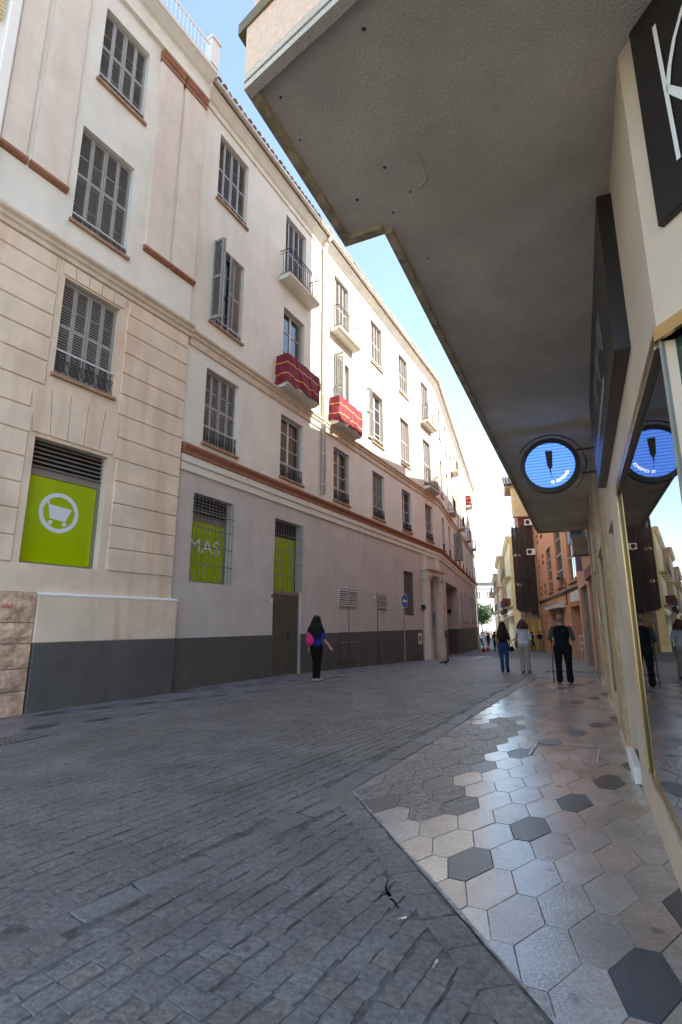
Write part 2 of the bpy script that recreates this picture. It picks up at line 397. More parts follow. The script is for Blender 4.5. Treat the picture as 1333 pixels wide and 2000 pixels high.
# ------------------------------------------------------------------ ground
def ground_sheet(name, x0,x1,y0,y1,z,m,step=1.0,kind='structure'):
    b=MB(); ys=[]; y=y0
    while y<y1-.01: ys.append(y); y+=step if y<70 else 40
    ys.append(y1)
    for a,c in zip(ys,ys[1:]): b.face([(x0,a,gz(a)+z),(x1,a,gz(a)+z),(x1,c,gz(c)+z),(x0,c,gz(c)+z)])
    o=b.build(name,m); return tag(o,kind=kind)
tag(ground_sheet('ground',-900,900,-300,1500,-.06,M_ground), 'grey city ground reaching to the horizon','ground')
road=tag(ground_sheet('road',-9,40,-4,64,-.005,M_road), 'dark cobbled street of stone setts','road')
# paved strips
def clip(poly, a, b, c):
    """keep a*x+b*y>=c"""
    out=[]
    for i in range(len(poly)):
        p,q=poly[i],poly[(i+1)%len(poly)]; dp=a*p[0]+b*p[1]-c; dq=a*q[0]+b*q[1]-c
        if dp>=0: out.append(p)
        if (dp>=0)!=(dq>=0):
            t=dp/(dp-dq); out.append((p[0]+(q[0]-p[0])*t,p[1]+(q[1]-p[1])*t))
    return out
def area(p): return abs(sum(p[i][0]*p[(i+1)%len(p)][1]-p[(i+1)%len(p)][0]*p[i][1] for i in range(len(p))))/2 if len(p)>2 else 0
def half(P,az,side,off=0):
    """half plane right (side=1) / left (-1) of the line through P heading az, moved off to the right"""
    a=R(az); n=(math.cos(a)*side,-math.sin(a)*side); return (n[0],n[1],n[0]*P[0]+n[1]*P[1]+off)
B1=((.11,5.10),-14.5); B2=((.11,5.10),28.5)
right_half=[half(*B1,1), half(*B2,1), half(WO,AZW,-1,-.02), (0,-1,-15.2), (0,1,.3)]
GUT=.27                                        # gutter slabs beside boundary 2
PA=(-3.85,11.835)
left_half=[half(PA,28.2,1,-.25), half(PA,28.2,-1,-1.75), (0,-1,-34), (0,1,3)]
def in_all(p,hs,mg=0): return all(h[0]*p[0]+h[1]*p[1]>=h[2]+mg for h in hs)
U=Vector((.0515,.265)); V=Vector((.2206,.1724)); Wv=Vector((.0933,-.0435))
hexp=[]; c0=Vector((0,0))
for e in (U,V,Wv,-U,-V,-Wv): hexp.append(c0.copy()); c0=c0+e
cm=sum(hexp,Vector((0,0)))/6; hexp=[p-cm for p in hexp]
e1=V+Wv; e2=U-Wv; H0=Vector((.826,3.671))
def tile_mb(poly, c, g=.0022, th=.03, bev=.0025):
    """flat tile with a small chamfer; poly relative to c"""
    n=len(poly); b=MB(); r=[]
    cen=Vector((sum(p[0] for p in poly)/n,sum(p[1] for p in poly)/n))
    def inset(d):
        o=[]
        for p in poly:
            v=Vector(p)-cen; L=max(v.length,1e-4); o.append(cen+v*max(0,(1-d*1.15/L)))
        return o
    A_,B_=inset(g),inset(g+bev)
    i=0
    b.v=[(p.x,p.y,-th) for p in A_]+[(p.x,p.y,-bev) for p in A_]+[(p.x,p.y,0) for p in B_]
    for k in range(n):
        k2=(k+1)%n; b.f+=[(k,k2,n+k2,n+k),(n+k,n+k2,2*n+k2,2*n+k)]; b.m+=[0,0]
    b.f.append(tuple(range(2*n,3*n))); b.m.append(0)
    return b
def lay_hex(pave, hs, imin,imax,jmin,jmax, rough_fn, key, limit=300, MS=(M_hex,M_hexd,M_hexr,M_hexp)):
    full=[(p.x,p.y) for p in hexp]; items=[]
    for i in range(imin,imax):
        for j in range(jmin,jmax):
            c=H0+e1*i+e2*j
            if not (-8<c.x<17 and .2<c.y<35): continue
            poly=[(p[0]+c.x,p[1]+c.y) for p in full]; whole=all(in_all(p,hs) for p in poly)
            if not whole:
                for h in hs: 
                    poly=clip(poly,*h)
                    if len(poly)<3: break
                if area(poly)<.008: continue
            dark = any((i-2*a+bb)==0 and (j-a-4*bb)==0 for a in range(-60,60) for bb in (((j-a)//4,) if (j-a)%4==0 else ()))
            items.append((c.length,c,poly,whole,dark,i,j))
    items.sort(key=lambda t:t[0])
    rest={0:MB(),1:MB(),2:MB(),3:MB()}
    for k,(d,c,poly,whole,dark,i,j) in enumerate(items):
        mt=1 if dark else (2 if rough_fn(c) else (3 if rnd.random()<.22 else 0)); m=MS[mt]
        dz=gz(c.y)+rnd.uniform(-.002,.002)
        if k<limit:
            if whole: me=cached(('hex',m.name), lambda: tile_mb(full,c).mesh('paving_tile',[m]))
            else: me=tile_mb([(p[0]-c.x,p[1]-c.y) for p in poly],c).mesh('paving_tile',[m])
            o=obj('paving_tile',me,pave,T(c.x,c.y,dz)@RZ(rnd.uniform(-.006,.006)))
            o.matrix_basis=o.matrix_basis@Matrix.Rotation(rnd.uniform(-.004,.004),4,'X')@Matrix.Rotation(rnd.uniform(-.004,.004),4,'Y')
        else:
            tb=tile_mb([(p[0]-c.x,p[1]-c.y) for p in poly],c); b=rest[mt]; i0=len(b.v)
            b.v+=[(v[0]+c.x,v[1]+c.y,v[2]+dz) for v in tb.v]; b.f+=[tuple(q+i0 for q in f) for f in tb.f]; b.m+=[mt]*len(tb.f)
    al=MB()
    for q in rest.values():
        i0=len(al.v); al.v+=q.v; al.f+=[tuple(z+i0 for z in f) for f in q.f]; al.m+=q.m
    if al.f: tag(al.build('far_paving_tiles',list(MS),pave),kind='stuff')
rp=MB(); poly=[(-5,-5),(20,-5),(20,20),(-5,20)]
for h in right_half: poly=clip(poly,*h)
rp.prism(poly,-.05,-.006)
rpave=tag(rp.build('pavement',M_mort),'pale hexagonal tiled pavement along the shop front','pavement',kind='structure')
def rough_right(c):
    q=Vector((1.55,6.9)); v=c-q; a=R(34); t=v.x*math.sin(a)+v.y*math.cos(a); u=v.x*math.cos(a)-v.y*math.sin(a)
    return (t/2.3)**2+(u/.42)**2<1 or (c-Vector((.75,4.85))).length<.42
q=MB(); a_=R(B1[1]); d_=Vector((math.sin(a_),math.cos(a_))); n_0=Vector((math.cos(a_),-math.sin(a_))); P_=Vector(B1[0])
for k in range(34):
    t0,t1=-k*.1,-(k+1)*.1; w0=.012+.010*noise.noise((k*.7,0,0)); w1=.012+.010*noise.noise(((k+1)*.7,0,0)); c0_,c1_=P_+d_*t0,P_+d_*t1
    q.face([tuple(c0_-n_0*w0)+(.0015,),tuple(c0_+n_0*w0)+(.0015,),tuple(c1_+n_0*w1)+(.0015,),tuple(c1_-n_0*w1)+(.0015,)])
q.build('mortar_seam',mat('seam_mortar',(.34,.31,.28),.9,.4,9,.5,40,fine=.3),rpave)
lay_hex(rpave,right_half,-30,30,-30,45,rough_right,'r')
lp=MB()
for y in range(3,34):
    pl=[(-9,y),(20,y),(20,y+1),(-9,y+1)]
    for h in left_half: pl=clip(pl,*h)
    if len(pl)>2: 
        n=len(pl); lp.face([(p[0],p[1],gz(p[1])-.007) for p in pl])
lpave=tag(lp.build('pavement',M_road),'grey tiled pavement strip under the long pale facade','pavement',kind='structure')
lay_hex(lpave,left_half,-45,40,-10,80,lambda c: rnd.random()<.12,'l',300,(M_hexl,M_hexld,M_sett,M_hexl))

# setts
def sett_mesh(k):
    def f():
        r=random.Random(k*13+5); b=MB(); g=.006
        base=[(-.5,-.5),(.5,-.5),(.5,.5),(-.5,.5)]
        pts=[]
        for (x,y),(x2,y2) in zip(base,base[1:]+base[:1]):
            pts.append((x*.95+r.uniform(-.03,.03),y*.92+r.uniform(-.05,.05))); pts.append(((x+x2)/2*.985+r.uniform(-.012,.012),(y+y2)/2*.955+r.uniform(-.03,.03)))
        n=len(pts)
        b.v=[(p[0],p[1],-.05) for p in pts]+[(p[0]*.995,p[1]*.985,-.0045+r.uniform(-.002,.002)) for p in pts]+[(p[0]*.965,p[1]*.94,r.uniform(-.0012,.0015)) for p in pts]+[(r.uniform(-.1,.1),r.uniform(-.1,.1),.0022)]
        for q in range(n):
            q2=(q+1)%n; b.f+=[(q,q2,n+q2,n+q),(n+q,n+q2,2*n+q2,2*n+q),(2*n+q,2*n+q2,3*n)]; b.m+=[0,0,0]
        return b
    return cached(('sett',k),f)
AZR=33.0; ra=R(AZR); rd=Vector((math.sin(ra),math.cos(ra))); rn=Vector((math.cos(ra),-math.sin(ra)))
setts=[]; RW=.118
B1n=half(*B1,1); B2n=half(*B2,1); LBn=half(PA,28.2,1,1.75)
row=-80
while row<70:
    u=row*RW+rnd.uniform(-.006,.006); s=-8+rnd.uniform(0,.2)
    lim=30
    while s<lim:
        L=rnd.uniform(.10,.175); c=rd*(s+L/2)+rn*(u+rnd.uniform(-.011,.011)); s+=L
        if c.y<.9 or c.y>30 or c.x<-8 or c.x>14 : continue
        if math.hypot(c.x,c.y)<.9: continue
        if abs(c.x)>.72*c.y+.9: continue                       # outside the picture by far
        d1=B1n[0]*c.x+B1n[1]*c.y-B1n[2]; d2=B2n[0]*c.x+B2n[1]*c.y-B2n[2]; dl=LBn[0]*c.x+LBn[1]*c.y-LBn[2]
        if dl<.31: continue
        if c.y<15.2 and d1>-.20 and d2>-(GUT+.03): continue
        if c.y<15.2 and d2>-(GUT+.045) and d1>-.08: continue
        if c.y>=15.2 and (wn[0]*(c.x-WO[0])+wn[1]*(c.y-WO[1]))>-.1: continue
        setts.append((c.length,c,L,rnd.randrange(6),rnd.uniform(.93,1.0) if rnd.random()<.8 else rnd.uniform(.84,.93),0))
    row+=1
# border course beside boundary 1 and slabs of the gutter beside boundary 2, slabs by the left strip
def course(P,az,off,wid,t0,t1,Lr,kind,out):
    a=R(az); d=Vector((math.sin(a),math.cos(a))); n=Vector((math.cos(a),-math.sin(a))); t=t0
    while t<t1:
        L=rnd.uniform(*Lr); c=Vector(P)+d*(t+L/2)+n*off; t+=L
        if c.y<.9 or abs(c.x)>.75*c.y+1: continue
        out.append((c.length,c,L,rnd.randrange(6),az,wid))
bord=[]
course(B1[0],B1[1],-.12,.20,-3.4,-.02,(.16,.30),'b',bord)
slabs=[]
course(B2[0],B2[1],-GUT/2,GUT-.02,-.3,10.4,(.45,.9),'s',slabs)
course(PA,28.2,1.92,.30,-9,20,(.5,.9),'s',slabs)
course((-1.45,2.95),37.0,0,.19,-1.2,2.6,(.35,.75),'s',slabs)     # long stones crossing the setts
LS=half((-1.45,2.95),37.0,1)
setts=[q for q in setts if not (abs(LS[0]*q[1].x+LS[1]*q[1].y-LS[2])<.125 and -1.3<(q[1]-Vector((-1.45,2.95))).dot(Vector((math.sin(R(37)),math.cos(R(37)))))<2.7)]
setts.sort(key=lambda t:t[0])
rest=MB(); rest_m=[]
def add_stone(k,c,L,W_,var,azd,mi,asobj,nm,mt,lift=0):
    M=T(c.x,c.y,gz(c.y)+lift+rnd.uniform(-.002,.002))@RZ(R(90-azd)+rnd.uniform(-.06,.06))@Matrix.Rotation(rnd.uniform(-.008,.008),4,'X')@Matrix.Diagonal((L,W_,1,1))
    b=sett_mesh(var)
    if asobj:
        me=cached(('settm',var,mt.name), lambda: b.mesh(nm,[mt])); obj(nm,me,road,M)
    else:
        i0=len(rest.v); rest.v+=[tuple(M@Vector(v)) for v in b.v]; rest.f+=[tuple(q+i0 for q in f) for f in b.f]; rest.m+=[mi]*len(b.f)
for k,(d,c,L,var,ws,_) in enumerate(setts):
    br=rnd.random()<.25
    add_stone(k,c,L,RW*ws*1.03,var,AZR,1 if br else 0,k<300,'sett',M_settb if br else M_sett)
for k,(d,c,L,var,azd,wid) in enumerate(bord): add_stone(k,c,L,wid,var,azd,1,True,'border_sett',M_settb)
for k,(d,c,L,var,azd,wid) in enumerate(slabs): add_stone(k,c,L,wid,var,azd,2,True,'gutter_slab',M_slab)
tag(rest.build('far_setts',[M_sett,M_settb,M_slab],road),kind='stuff')

# ------------------------------------------------------------------ corner pavilion (nearest building on the left)
pav=thing('corner_building','tall cream corner building with grooved pink base and lime shop window','building',tuple(FP@Vector((-3,1.5,0))))
wy=.05
pops=[(-3.47,-1.98,2.52,4.83),(-3.30,-2.05,6.16,8.22),(-3.33,-2.05,9.55,11.9),(-3.14,-1.95,13.35,15.42)]
b=wall_mb(-9,-.12,-.2,8.9,pops[:2],.30,wy); b.face([(-.12,wy,-.2),(-.12,wy,8.9),(-.12,.5,8.9),(-.12,.5,-.2)])
b.build('lower_wall',M_rust,pav,FP)
b=wall_mb(-9,-.12,8.9,16.9,pops[2:],.28,wy); b.face([(-.12,wy,8.9),(-.12,wy,16.9),(-.12,.5,16.9),(-.12,.5,8.9)])
b.box(-9,-.13,.9,9,-.2,16.9)
b.build('upper_wall',M_wall,pav,FP)
# grooved courses as separate blocks
zs=[2.51,2.97,3.44,3.91,4.38,4.85,5.32,5.83,6.31,6.79,7.27,7.75,8.2,8.55]
def block(x0,x1,z0,z1):
    if x1-x0<.05: return
    q=MB(); q.bbox(x0+.008,x1-.008,wy-.028,wy+.004,z0+.011,z1-.011,.014); q.build('course_block',M_rust,pav,FP)
for z0,z1 in zip(zs,zs[1:]):
    hole=None
    if z0<4.85 : hole=(-3.47-.13,-1.98+.17)
    elif z0<5.83: hole=(-3.47-.10-(z0-4.85)*.12,-1.98+.10+(z0-4.85)*.12)
    elif 6.1<z0+.3 and z0<8.2: hole=(-3.30-.13,-2.05+.17)
    elif z0>=8.2: hole=(-3.30-.2,-2.05+.2)
    segs=[(-9,-.12)] if not hole else [(-9,hole[0]),(hole[1],-.12)]
    for a,c in segs:
        if a==-9:
            block(-6.6,c,z0,z1); block(-9,-6.6,z0,z1)
        else: block(a,c,z0,z1)
# flat arch stones over the shop window and the first floor window
def wedge(xa0,xa1,xb0,xb1,z0,z1):
    q=MB(); g=.008; y0=wy-.026; y1=wy+.004
    P=[(xa0+g,z0+g),(xa1-g,z0+g),(xb1-g,z1-g),(xb0+g,z1-g)]
    q.v=[(x,y0,z) for x,z in P]+[(x,y1,z) for x,z in P]
    q.f=[(0,1,2,3),(0,4,5,1),(1,5,6,2),(2,6,7,3),(3,7,4,0)]; q.m=[0]*5
    q.build('arch_stone',M_rust,pav,FP)
for x0,x1,z0,z1,n,sp in ((-3.55,-1.90,4.9,5.82,5,.14),(-3.36,-1.98,8.26,8.54,5,.10)):
    for k in range(n):
        f0,f1=k/n,(k+1)/n; c=(x0+x1)/2
        a0,a1=x0+(x1-x0)*f0,x0+(x1-x0)*f1
        wedge(a0,a1,c+(a0-c)*(1+sp),c+(a1-c)*(1+sp),z0,z1)
# cream block and grey plinth, rough ashlar beside them
q=MB(); q.bbox(-3.11,0,-.05,.4,1.155,1.97,.012); q.build('cream_base_block',M_rust,pav,FP)
q=MB(); q.prof([(-.055,1.97),(-.055,2.0),(.05,2.03),(.05,1.97)],-3.115,.005); q.build('base_ledge',M_white,pav,FP)
q=MB(); q.bbox(-3.10,0,-.055,.4,-.2,1.15,.01); q.build('grey_plinth',M_plinth,pav,FP)
zz=[-.2,.38,.74,1.15,1.50,2.03]
for i,(z0,z1) in enumerate(zip(zz,zz[1:])):
    x=-3.12
    for k in range(5):
        L=rnd.uniform(.75,1.3); q=MB(); nx,nz=10,6; x0=x-L
        for a in range(nx+1):
            for c in range(nz+1):
                px=x0+.01+(L-.02)*a/nx; pz=z0+.008+(z1-z0-.016)*c/nz
                e=min(a,nx-a,c,nz-c); amp=.05 if i==3 else .022
                q.v.append((px,-.02-(.012 if e else 0)-amp*(noise.noise((px*4,pz*4,i))+.6*noise.noise((px*13,pz*13,i)))*(1 if e else .4),pz))
        for a in range(nx):
            for c in range(nz): i0=a*(nz+1)+c; q.f.append((i0,i0+nz+1,i0+nz+2,i0+1)); q.m.append(0)
        i0=len(q.v); q.box(x0+.01,x-.01,0,.04,z0+.008,z1-.008)
        q.build('ashlar_stone',M_stone,pav,FP); x-=L
me=text_mesh('ok!',.13,.001); me.materials.append(mat('red_graffiti',(.45,.03,.03),.7,.2,9)); obj('graffiti',me,pav,FP@T(-3.62,-.066,1.78)@Matrix.Rotation(R(90),4,'X'))
# cornice between first and second floor
q=MB(); q.prof([(wy,8.55),(wy-.05,8.57),(wy-.05,8.66),(wy-.09,8.70),(wy-.09,8.76),(wy-.15,8.82),(wy-.15,8.88),(wy,8.93)],-9,-.04); q.build('cornice',M_terrap,pav,FP)
q=MB(); q.bbox(-9,-.09,wy-.04,wy+.003,8.27+.30,8.55+.03,.008)
# pilaster strips with terracotta feet and caps
for x0,x1 in ((-1.62,-.93),(-.83,-.12),(-4.78,-4.33),(-4.22,-3.53)):
    q=MB(); q.bbox(x0,x1,wy-.06,wy+.003,10.15,15.58,.006); p=q.build('pilaster',M_pil,pav,FP)
    q=MB(); q.prof([(wy,10.0),(wy-.05,10.02),(wy-.10,10.06),(wy-.10,10.12),(wy-.06,10.15),(wy,10.15)],x0-.03,x1+.03); sub('pilaster_foot',q.mesh('pilaster_foot',[M_terra]),p)
    q=MB(); q.prof([(wy,15.58),(wy-.09,15.58),(wy-.09,15.66),(wy-.07,15.68),(wy-.12,15.74),(wy-.12,15.80),(wy-.15,15.84),(wy-.15,15.9),(wy,15.9)],x0-.03,x1+.03); sub('pilaster_cap',q.mesh('pilaster_cap',[M_terra]),p)
q=MB(); q.bbox(-5.02,-4.81,wy-.14,wy+.003,8.95,16.0,.03); q.build('corner_strip',M_white,pav,FP)
q=MB()
for k in range(36): q.prof([(wy-.06,12.55+k*.09),(wy-.02,12.55+k*.09),(wy-.02,12.63+k*.09),(wy-.05,12.63+k*.09)],-7.2,-5.07)
q.build('roller_blind',M_yellow,pav,FP)
# entablature, eaves and roof balustrade
q=MB(); q.prof([(wy,15.98),(wy-.10,16.0),(wy-.10,16.08),(wy-.06,16.10),(wy-.06,16.5),(wy-.14,16.55),(wy-.30,16.72),(wy-.34,16.74),(wy-.34,16.86),(wy,16.95),(1,16.95),(1,15.98)],-9,-.02); q.build('entablature',M_wall,pav,FP)
q=MB()
for x in [ -.4-.135*k for k in range(62)]: q.tube((x,-.16,16.95),(x,-.16,17.62),.014,n=6)
q.box(-9,-.28,-.185,-.135,17.6,17.65); q.box(-9,-.28,-.18,-.14,17.0,17.03)
for x in (-2.4,-4.6,-6.8): q.box(x-.05,x+.05,-.2,-.12,16.93,17.66)
q.build('roof_balustrade',M_white,pav,FP)
q=MB(); q.box(-.30,-.02,-.30,-.02,16.9,17.75); q.bbox(-.34,.02,-.34,.02,17.75,17.83,.01); q.build('end_pier',M_white,pav,FP)
# windows
window(pav,FP@T(0,wy,0),-3.30,6.16,1.25,2.06,.52,'x')
window(pav,FP@T(0,wy,0),-3.33,9.55,1.28,2.35,.20,'x')
window(pav,FP@T(0,wy,0),-3.14,13.35,1.19,2.07,.20,'x')
def shop_window(par,F,x,z,wd,h,lh,dep,margin=.05):
    """lime panel under a fixed louvre"""
    o=MB(); o.box(0,wd,dep-.02,dep+.03,h-lh-.14,h-lh); o.box(wd-.05,wd,dep-.03,dep+.03,0,h-lh-.14); o.box(0,wd-.05,dep-.03,dep+.03,0,.04)
    w_=obj('shop_window',o.mesh('shop_window',[M_metalg]),par,F@T(x,0,z))
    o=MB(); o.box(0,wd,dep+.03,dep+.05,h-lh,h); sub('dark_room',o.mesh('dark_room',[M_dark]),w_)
    n=6
    for k in range(n):
        zz=h-lh+lh*k/n; sub('louvre_slat',cached(('ls',wd,lh,dep), lambda: (lambda q:(q.prof([(dep-.06,.0),(dep-.055,.012),(dep+.02,lh/n*.72),(dep+.02,lh/n*.62)],0,wd),q.mesh('louvre_slat',[M_metalg]))[1])(MB())),w_,T(0,0,zz))
    o=MB(); o.box(.0,wd-.06,dep,dep+.02,.05,h-lh-.145); p=sub('lime_panel',o.mesh('lime_panel',[M_lime]),w_)
    return w_,p
sw,pn=shop_window(pav,FP@T(0,wy,0),-3.47,2.52,1.49,2.31,.52,.20)
tag(sw,'lime shop window with a white trolley logo')
lg=MB(); n=40; cx,cz,ro,ri=.71,1.02,.385,.305; y=.195
for k in range(n):
    t0,t1=2*math.pi*k/n,2*math.pi*(k+1)/n
    lg.face([(cx+ri*math.cos(t0),y,cz+ri*math.sin(t0)),(cx+ro*math.cos(t0),y,cz+ro*math.sin(t0)),(cx+ro*math.cos(t1),y,cz+ro*math.sin(t1)),(cx+ri*math.cos(t1),y,cz+ri*math.sin(t1))])
def lp_(pts): lg.face([(cx+a,y-.001,cz+c) for a,c in pts])
lp_([(-.235,.20),(-.20,.14),(.245,.095),(.135,-.155),(-.165,-.125)])
lp_([(-.30,.27),(-.25,.27),(-.19,.15),(-.235,.14)])
for wx in (-.15,.12): lp_([(wx+.043*math.cos(k*math.pi/8),-.205+.043*math.sin(k*math.pi/8)) for k in range(16)])
sub('trolley_logo',lg.mesh('trolley_logo',[M_logo]),sw)

# ------------------------------------------------------------------ long facade: near run (A) and far run (B)
lon=thing('apartment_building','long pale apartment building with grey plinth and terracotta string course','building',tuple(FA@Vector((10,2,0))))
cols=[.66,4.12,7.65,11.23,14.80,18.40]; ww=1.33
opsA=[]; specA=[]
for c,x in enumerate(cols):
    opsA.append((x,x+ww,6.02,8.10))
    bal=c in (1,2,5)
    opsA.append((x,x+ww,9.05 if bal else 9.48,11.98)); opsA.append((x,x+ww,12.95 if bal else 13.40,15.62))
gops=[(.48,1.97,2.46,4.65),(3.95,5.50,-.2,4.63),(14.77,16.13,1.83,3.97),(18.35,19.45,-1,3.75,.45)]
wall_mb(-.05,20.9,-1.2,5.12,gops,.28).build('ground_floor_wall',M_wall_low,lon,FA)
q=wall_mb(-.05,20.9,5.12,16.3,opsA,.27); q.box(-.05,20.85,.95,9,-1,16.3); q.build('upper_wall',M_wall,lon,FA)
def courses(F,x0,x1):
    q=MB(); q.prof([(0,5.10),(-.05,5.12),(-.05,5.27),(-.03,5.28),(-.03,5.31),(-.08,5.33),(-.08,5.50),(0,5.50)],x0,x1); q.build('string_course',M_wall,lon,F)
    q=MB(); q.prof([(0,5.50),(-.10,5.51),(-.10,5.60),(-.16,5.70),(-.16,5.76),(0,5.81)],x0,x1); q.build('terracotta_drip',M_terra,lon,F)
    q=MB(); q.prof([(0,8.42),(-.04,8.43),(-.04,8.62),(-.08,8.66),(-.08,8.72),(-.13,8.78),(-.13,8.84),(0,8.88)],x0,x1); q.build('upper_string_course',M_terrap,lon,F)
    q=MB(); q.prof([(0,15.96),(-.035,15.97),(-.035,16.0),(0,16.02)],x0,x1); q.build('eaves_line',M_terrap,lon,F)
    q=MB(); q.prof([(0,16.22),(-.06,16.26),(-.20,16.44),(-.24,16.46),(-.24,16.52),(.3,16.6),(.3,16.22)],x0,x1); q.build('eaves_cornice',M_wall,lon,F)
    # half-round gutter on brackets
    q=MB(); n=8; pr=[(-.34-.075*math.cos(math.pi*k/n),16.60-.085*math.sin(math.pi*k/n)) for k in range(n+1)]
    q.prof(pr+[(p[0]*.98-.007,p[1]+.008) for p in reversed(pr)],x0,x1); g=q.build('gutter',M_zinc,lon,F)
    x=x0+.3
    while x<x1: 
        q=MB(); q.box(x-.012,x+.012,-.425,-.24,16.505,16.525); sub('gutter_bracket',q.mesh('gutter_bracket',[M_terrap]),g); x+=1.2
    q=MB(); q.face([(x0,-.36,16.66),(x1,-.36,16.66),(x1,5,18.3),(x0,5,18.3)]); q.box(x0,x1,-.3,.4,16.58,16.64); q.build('roof',M_tile,lon,F)
    # clay tiles along the eaves
    def tm():
        t=MB(); m=6
        for (ya,za,yb,zb) in ((-.42,16.70,.9,17.12),):
            r0,r1=.085,.10; i=len(t.v)
            for yy,zz,r in ((ya,za,r0),(yb,zb,r1)):
                for k in range(m+1):
                    a=math.pi*k/m; t.v.append((r*math.cos(a),yy,zz-.03+r*math.sin(a)))
            for k in range(m): t.f.append((i+k,i+k+1,i+m+2+k,i+m+1+k)); t.m.append(0)
            t.f.append(tuple(range(i,i+m+1))); t.m.append(0)
        return t.mesh('roof_tile',[M_tile])
    x=x0+.12; me=cached('rt',tm)
    while x<x1-.05: obj('roof_tile',me,lon,F@T(x,rnd.uniform(-.02,.02),rnd.uniform(-.006,.012))); x+=.235
courses(FA,-.05,20.9)
def plinth(F,x0,x1,skip,ztop=1.15,zb=-1.6):
    a=x0
    for c,d in skip+[(x1,x1)]:
        if c-a>.02: q=MB(); q.bbox(a,c,-.03,.05,zb,ztop,.006); q.build('grey_plinth',M_plinth,lon,F)
        a=d
plinth(FA,-.05,20.9,[(3.95,5.50),(17.25,20.45)])
# windows of A
for c,x in enumerate(cols):
    W1='closed'
    hw=ww/4-.006
    if c==1: W1=[(.02,1,72,hw,.10),(ww-.02,1,112,hw,.10),(ww-.02,1,128,hw,.14)]
    if c==2: W1=[(.02,1,70,hw,.10),(ww-.02,1,112,hw,.08),(ww-.04,1,126,hw,.12)]
    if c==4: W1=[(.02,1,75,hw,.10),(ww-.02,1,105,hw,.10)]
    window(lon,FA,x,6.02,ww,2.08,.48 if c!=4 else .44,'v',W1)
    if c in (1,2,5):
        if c==1: W2=[(.02,1,66,hw,.12),(.05,1,40,hw,.14),(ww-.02,1,118,hw,.12),(ww-.05,1,140,hw,.14)]
        elif c==2: W2=[(.02,1,-100,hw*1.35,-.01),(.04,1,-38,hw*1.35,-.02)]
        else: W2='closed'
        window(lon,FA,x,9.05,ww,2.93,0,'v',W2,sill=False); window(lon,FA,x,12.95,ww,2.67,0,'v','closed',sill=False)
        for z in (9.0,12.93): balcony(lon,FA,x-.32,z,ww+.64)
    else:
        W2='closed'
        if c==0: W2=[(.0,1,-88,hw,-.0),(.03,1,-84,hw,-.03),(ww-.02,1,180,hw,.14),(ww-.02-hw,1,200,hw,.12)]
        if c==3: W2=[(.0,1,-171,hw*1.5,-.02)]
        window(lon,FA,x,9.48,ww,2.50,.20 if c<3 else .26,'v',W2); window(lon,FA,x,13.40,ww,2.22,.20,'v','closed')
drape(FA,cols[1]-.34,8.96,ww+.68,.44,1.0,'crimson drape with gold bands on the shaded balcony beside the drainpipe',1.3,'crimson balcony drapes')
drape(FA,cols[2]-.34,8.96,ww+.68,.44,1.0,'sunlit crimson drape with gold bands on the balcony just past the drainpipe',4.1,'crimson balcony drapes')
# drainpipe
q=MB(); q.tube((6.7,-.10,5.98),(6.7,-.10,16.05),.08,n=14); q.path([(6.7,-.10,16.05),(6.72,-.18,16.25),(6.75,-.34,16.52)],.075,12)
for z in [6.3+1.15*k for k in range(9)]: q.tube((6.7,-.10,z),(6.7,-.10,z+.05),.092,n=14)
q.build('drainpipe',M_pipe,lon,FA,True)
# ground floor: caged lime window with lettering
sw,pn=shop_window(lon,FA,.48,2.46,1.49,2.19,.50,.22)
me=text_mesh('MAS',.50,.001); me.materials.append(M_logo); sub('shop_lettering',me,sw,T(.70,.215,.92)@Matrix.Rotation(R(90),4,'X')@Matrix.Diagonal((1.25,1,1,1)))
def cage(par,F,x0,x1,z0,z1,hz):
    q=MB(); n=int((x1-x0)/.125)
    for k in range(n+1): xx=x0+(x1-x0)*k/n; q.tube((xx,-.03,z0),(xx,-.03,z1),.0075,n=5)
    for z in hz: q.tube((x0-.05,-.04,z),(x1+.05,-.04,z),.011,n=5)
    return q.build('window_cage',mat('cage_iron',(.13,.12,.115),.5,.15,8),par,F)
cage(lon,FA,.50,1.95,2.48,4.63,(2.9,3.35,3.8,4.2))
# service door with lime panel and grille above
q=MB(); q.box(0,1.55,.10,.18,2.35,2.45); q.box(0,.05,.08,.16,-.1,2.35); q.box(1.50,1.55,.08,.16,-.1,2.35); dr=q.build('service_door',M_metalg,lon,FA@T(3.95,0,0))
for x0,x1 in ((.05,.772),(.778,1.50)): 
    q=MB(); q.bbox(x0,x1,.09,.13,-.1,2.345,.006); sub('door_leaf',q.mesh('door_leaf',[M_door]),dr)
q=MB(); q.box(.90,.98,.05,.09,1.0,1.16); q.tube((.94,.05,1.08),(1.03,.05,1.08),.012); sub('lock',q.mesh('lock',[M_iron]),dr)
q=MB(); q.box(.0,1.42,.20,.23,2.46,4.12); sub('lime_panel',q.mesh('lime_panel',[M_lime]),dr)
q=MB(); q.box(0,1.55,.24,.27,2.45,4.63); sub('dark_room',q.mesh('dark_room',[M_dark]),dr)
q=MB(); q.box(-.13,-.02,-.012,.0,2.1,2.38); q.box(-.12,-.03,-.014,-.011,2.2,2.34,1); sub('door_notice',q.mesh('door_notice',[M_white,M_terra]),dr)
cage(lon,FA,3.98,5.47,2.47,4.61,(2.9,3.3,3.7,4.15))
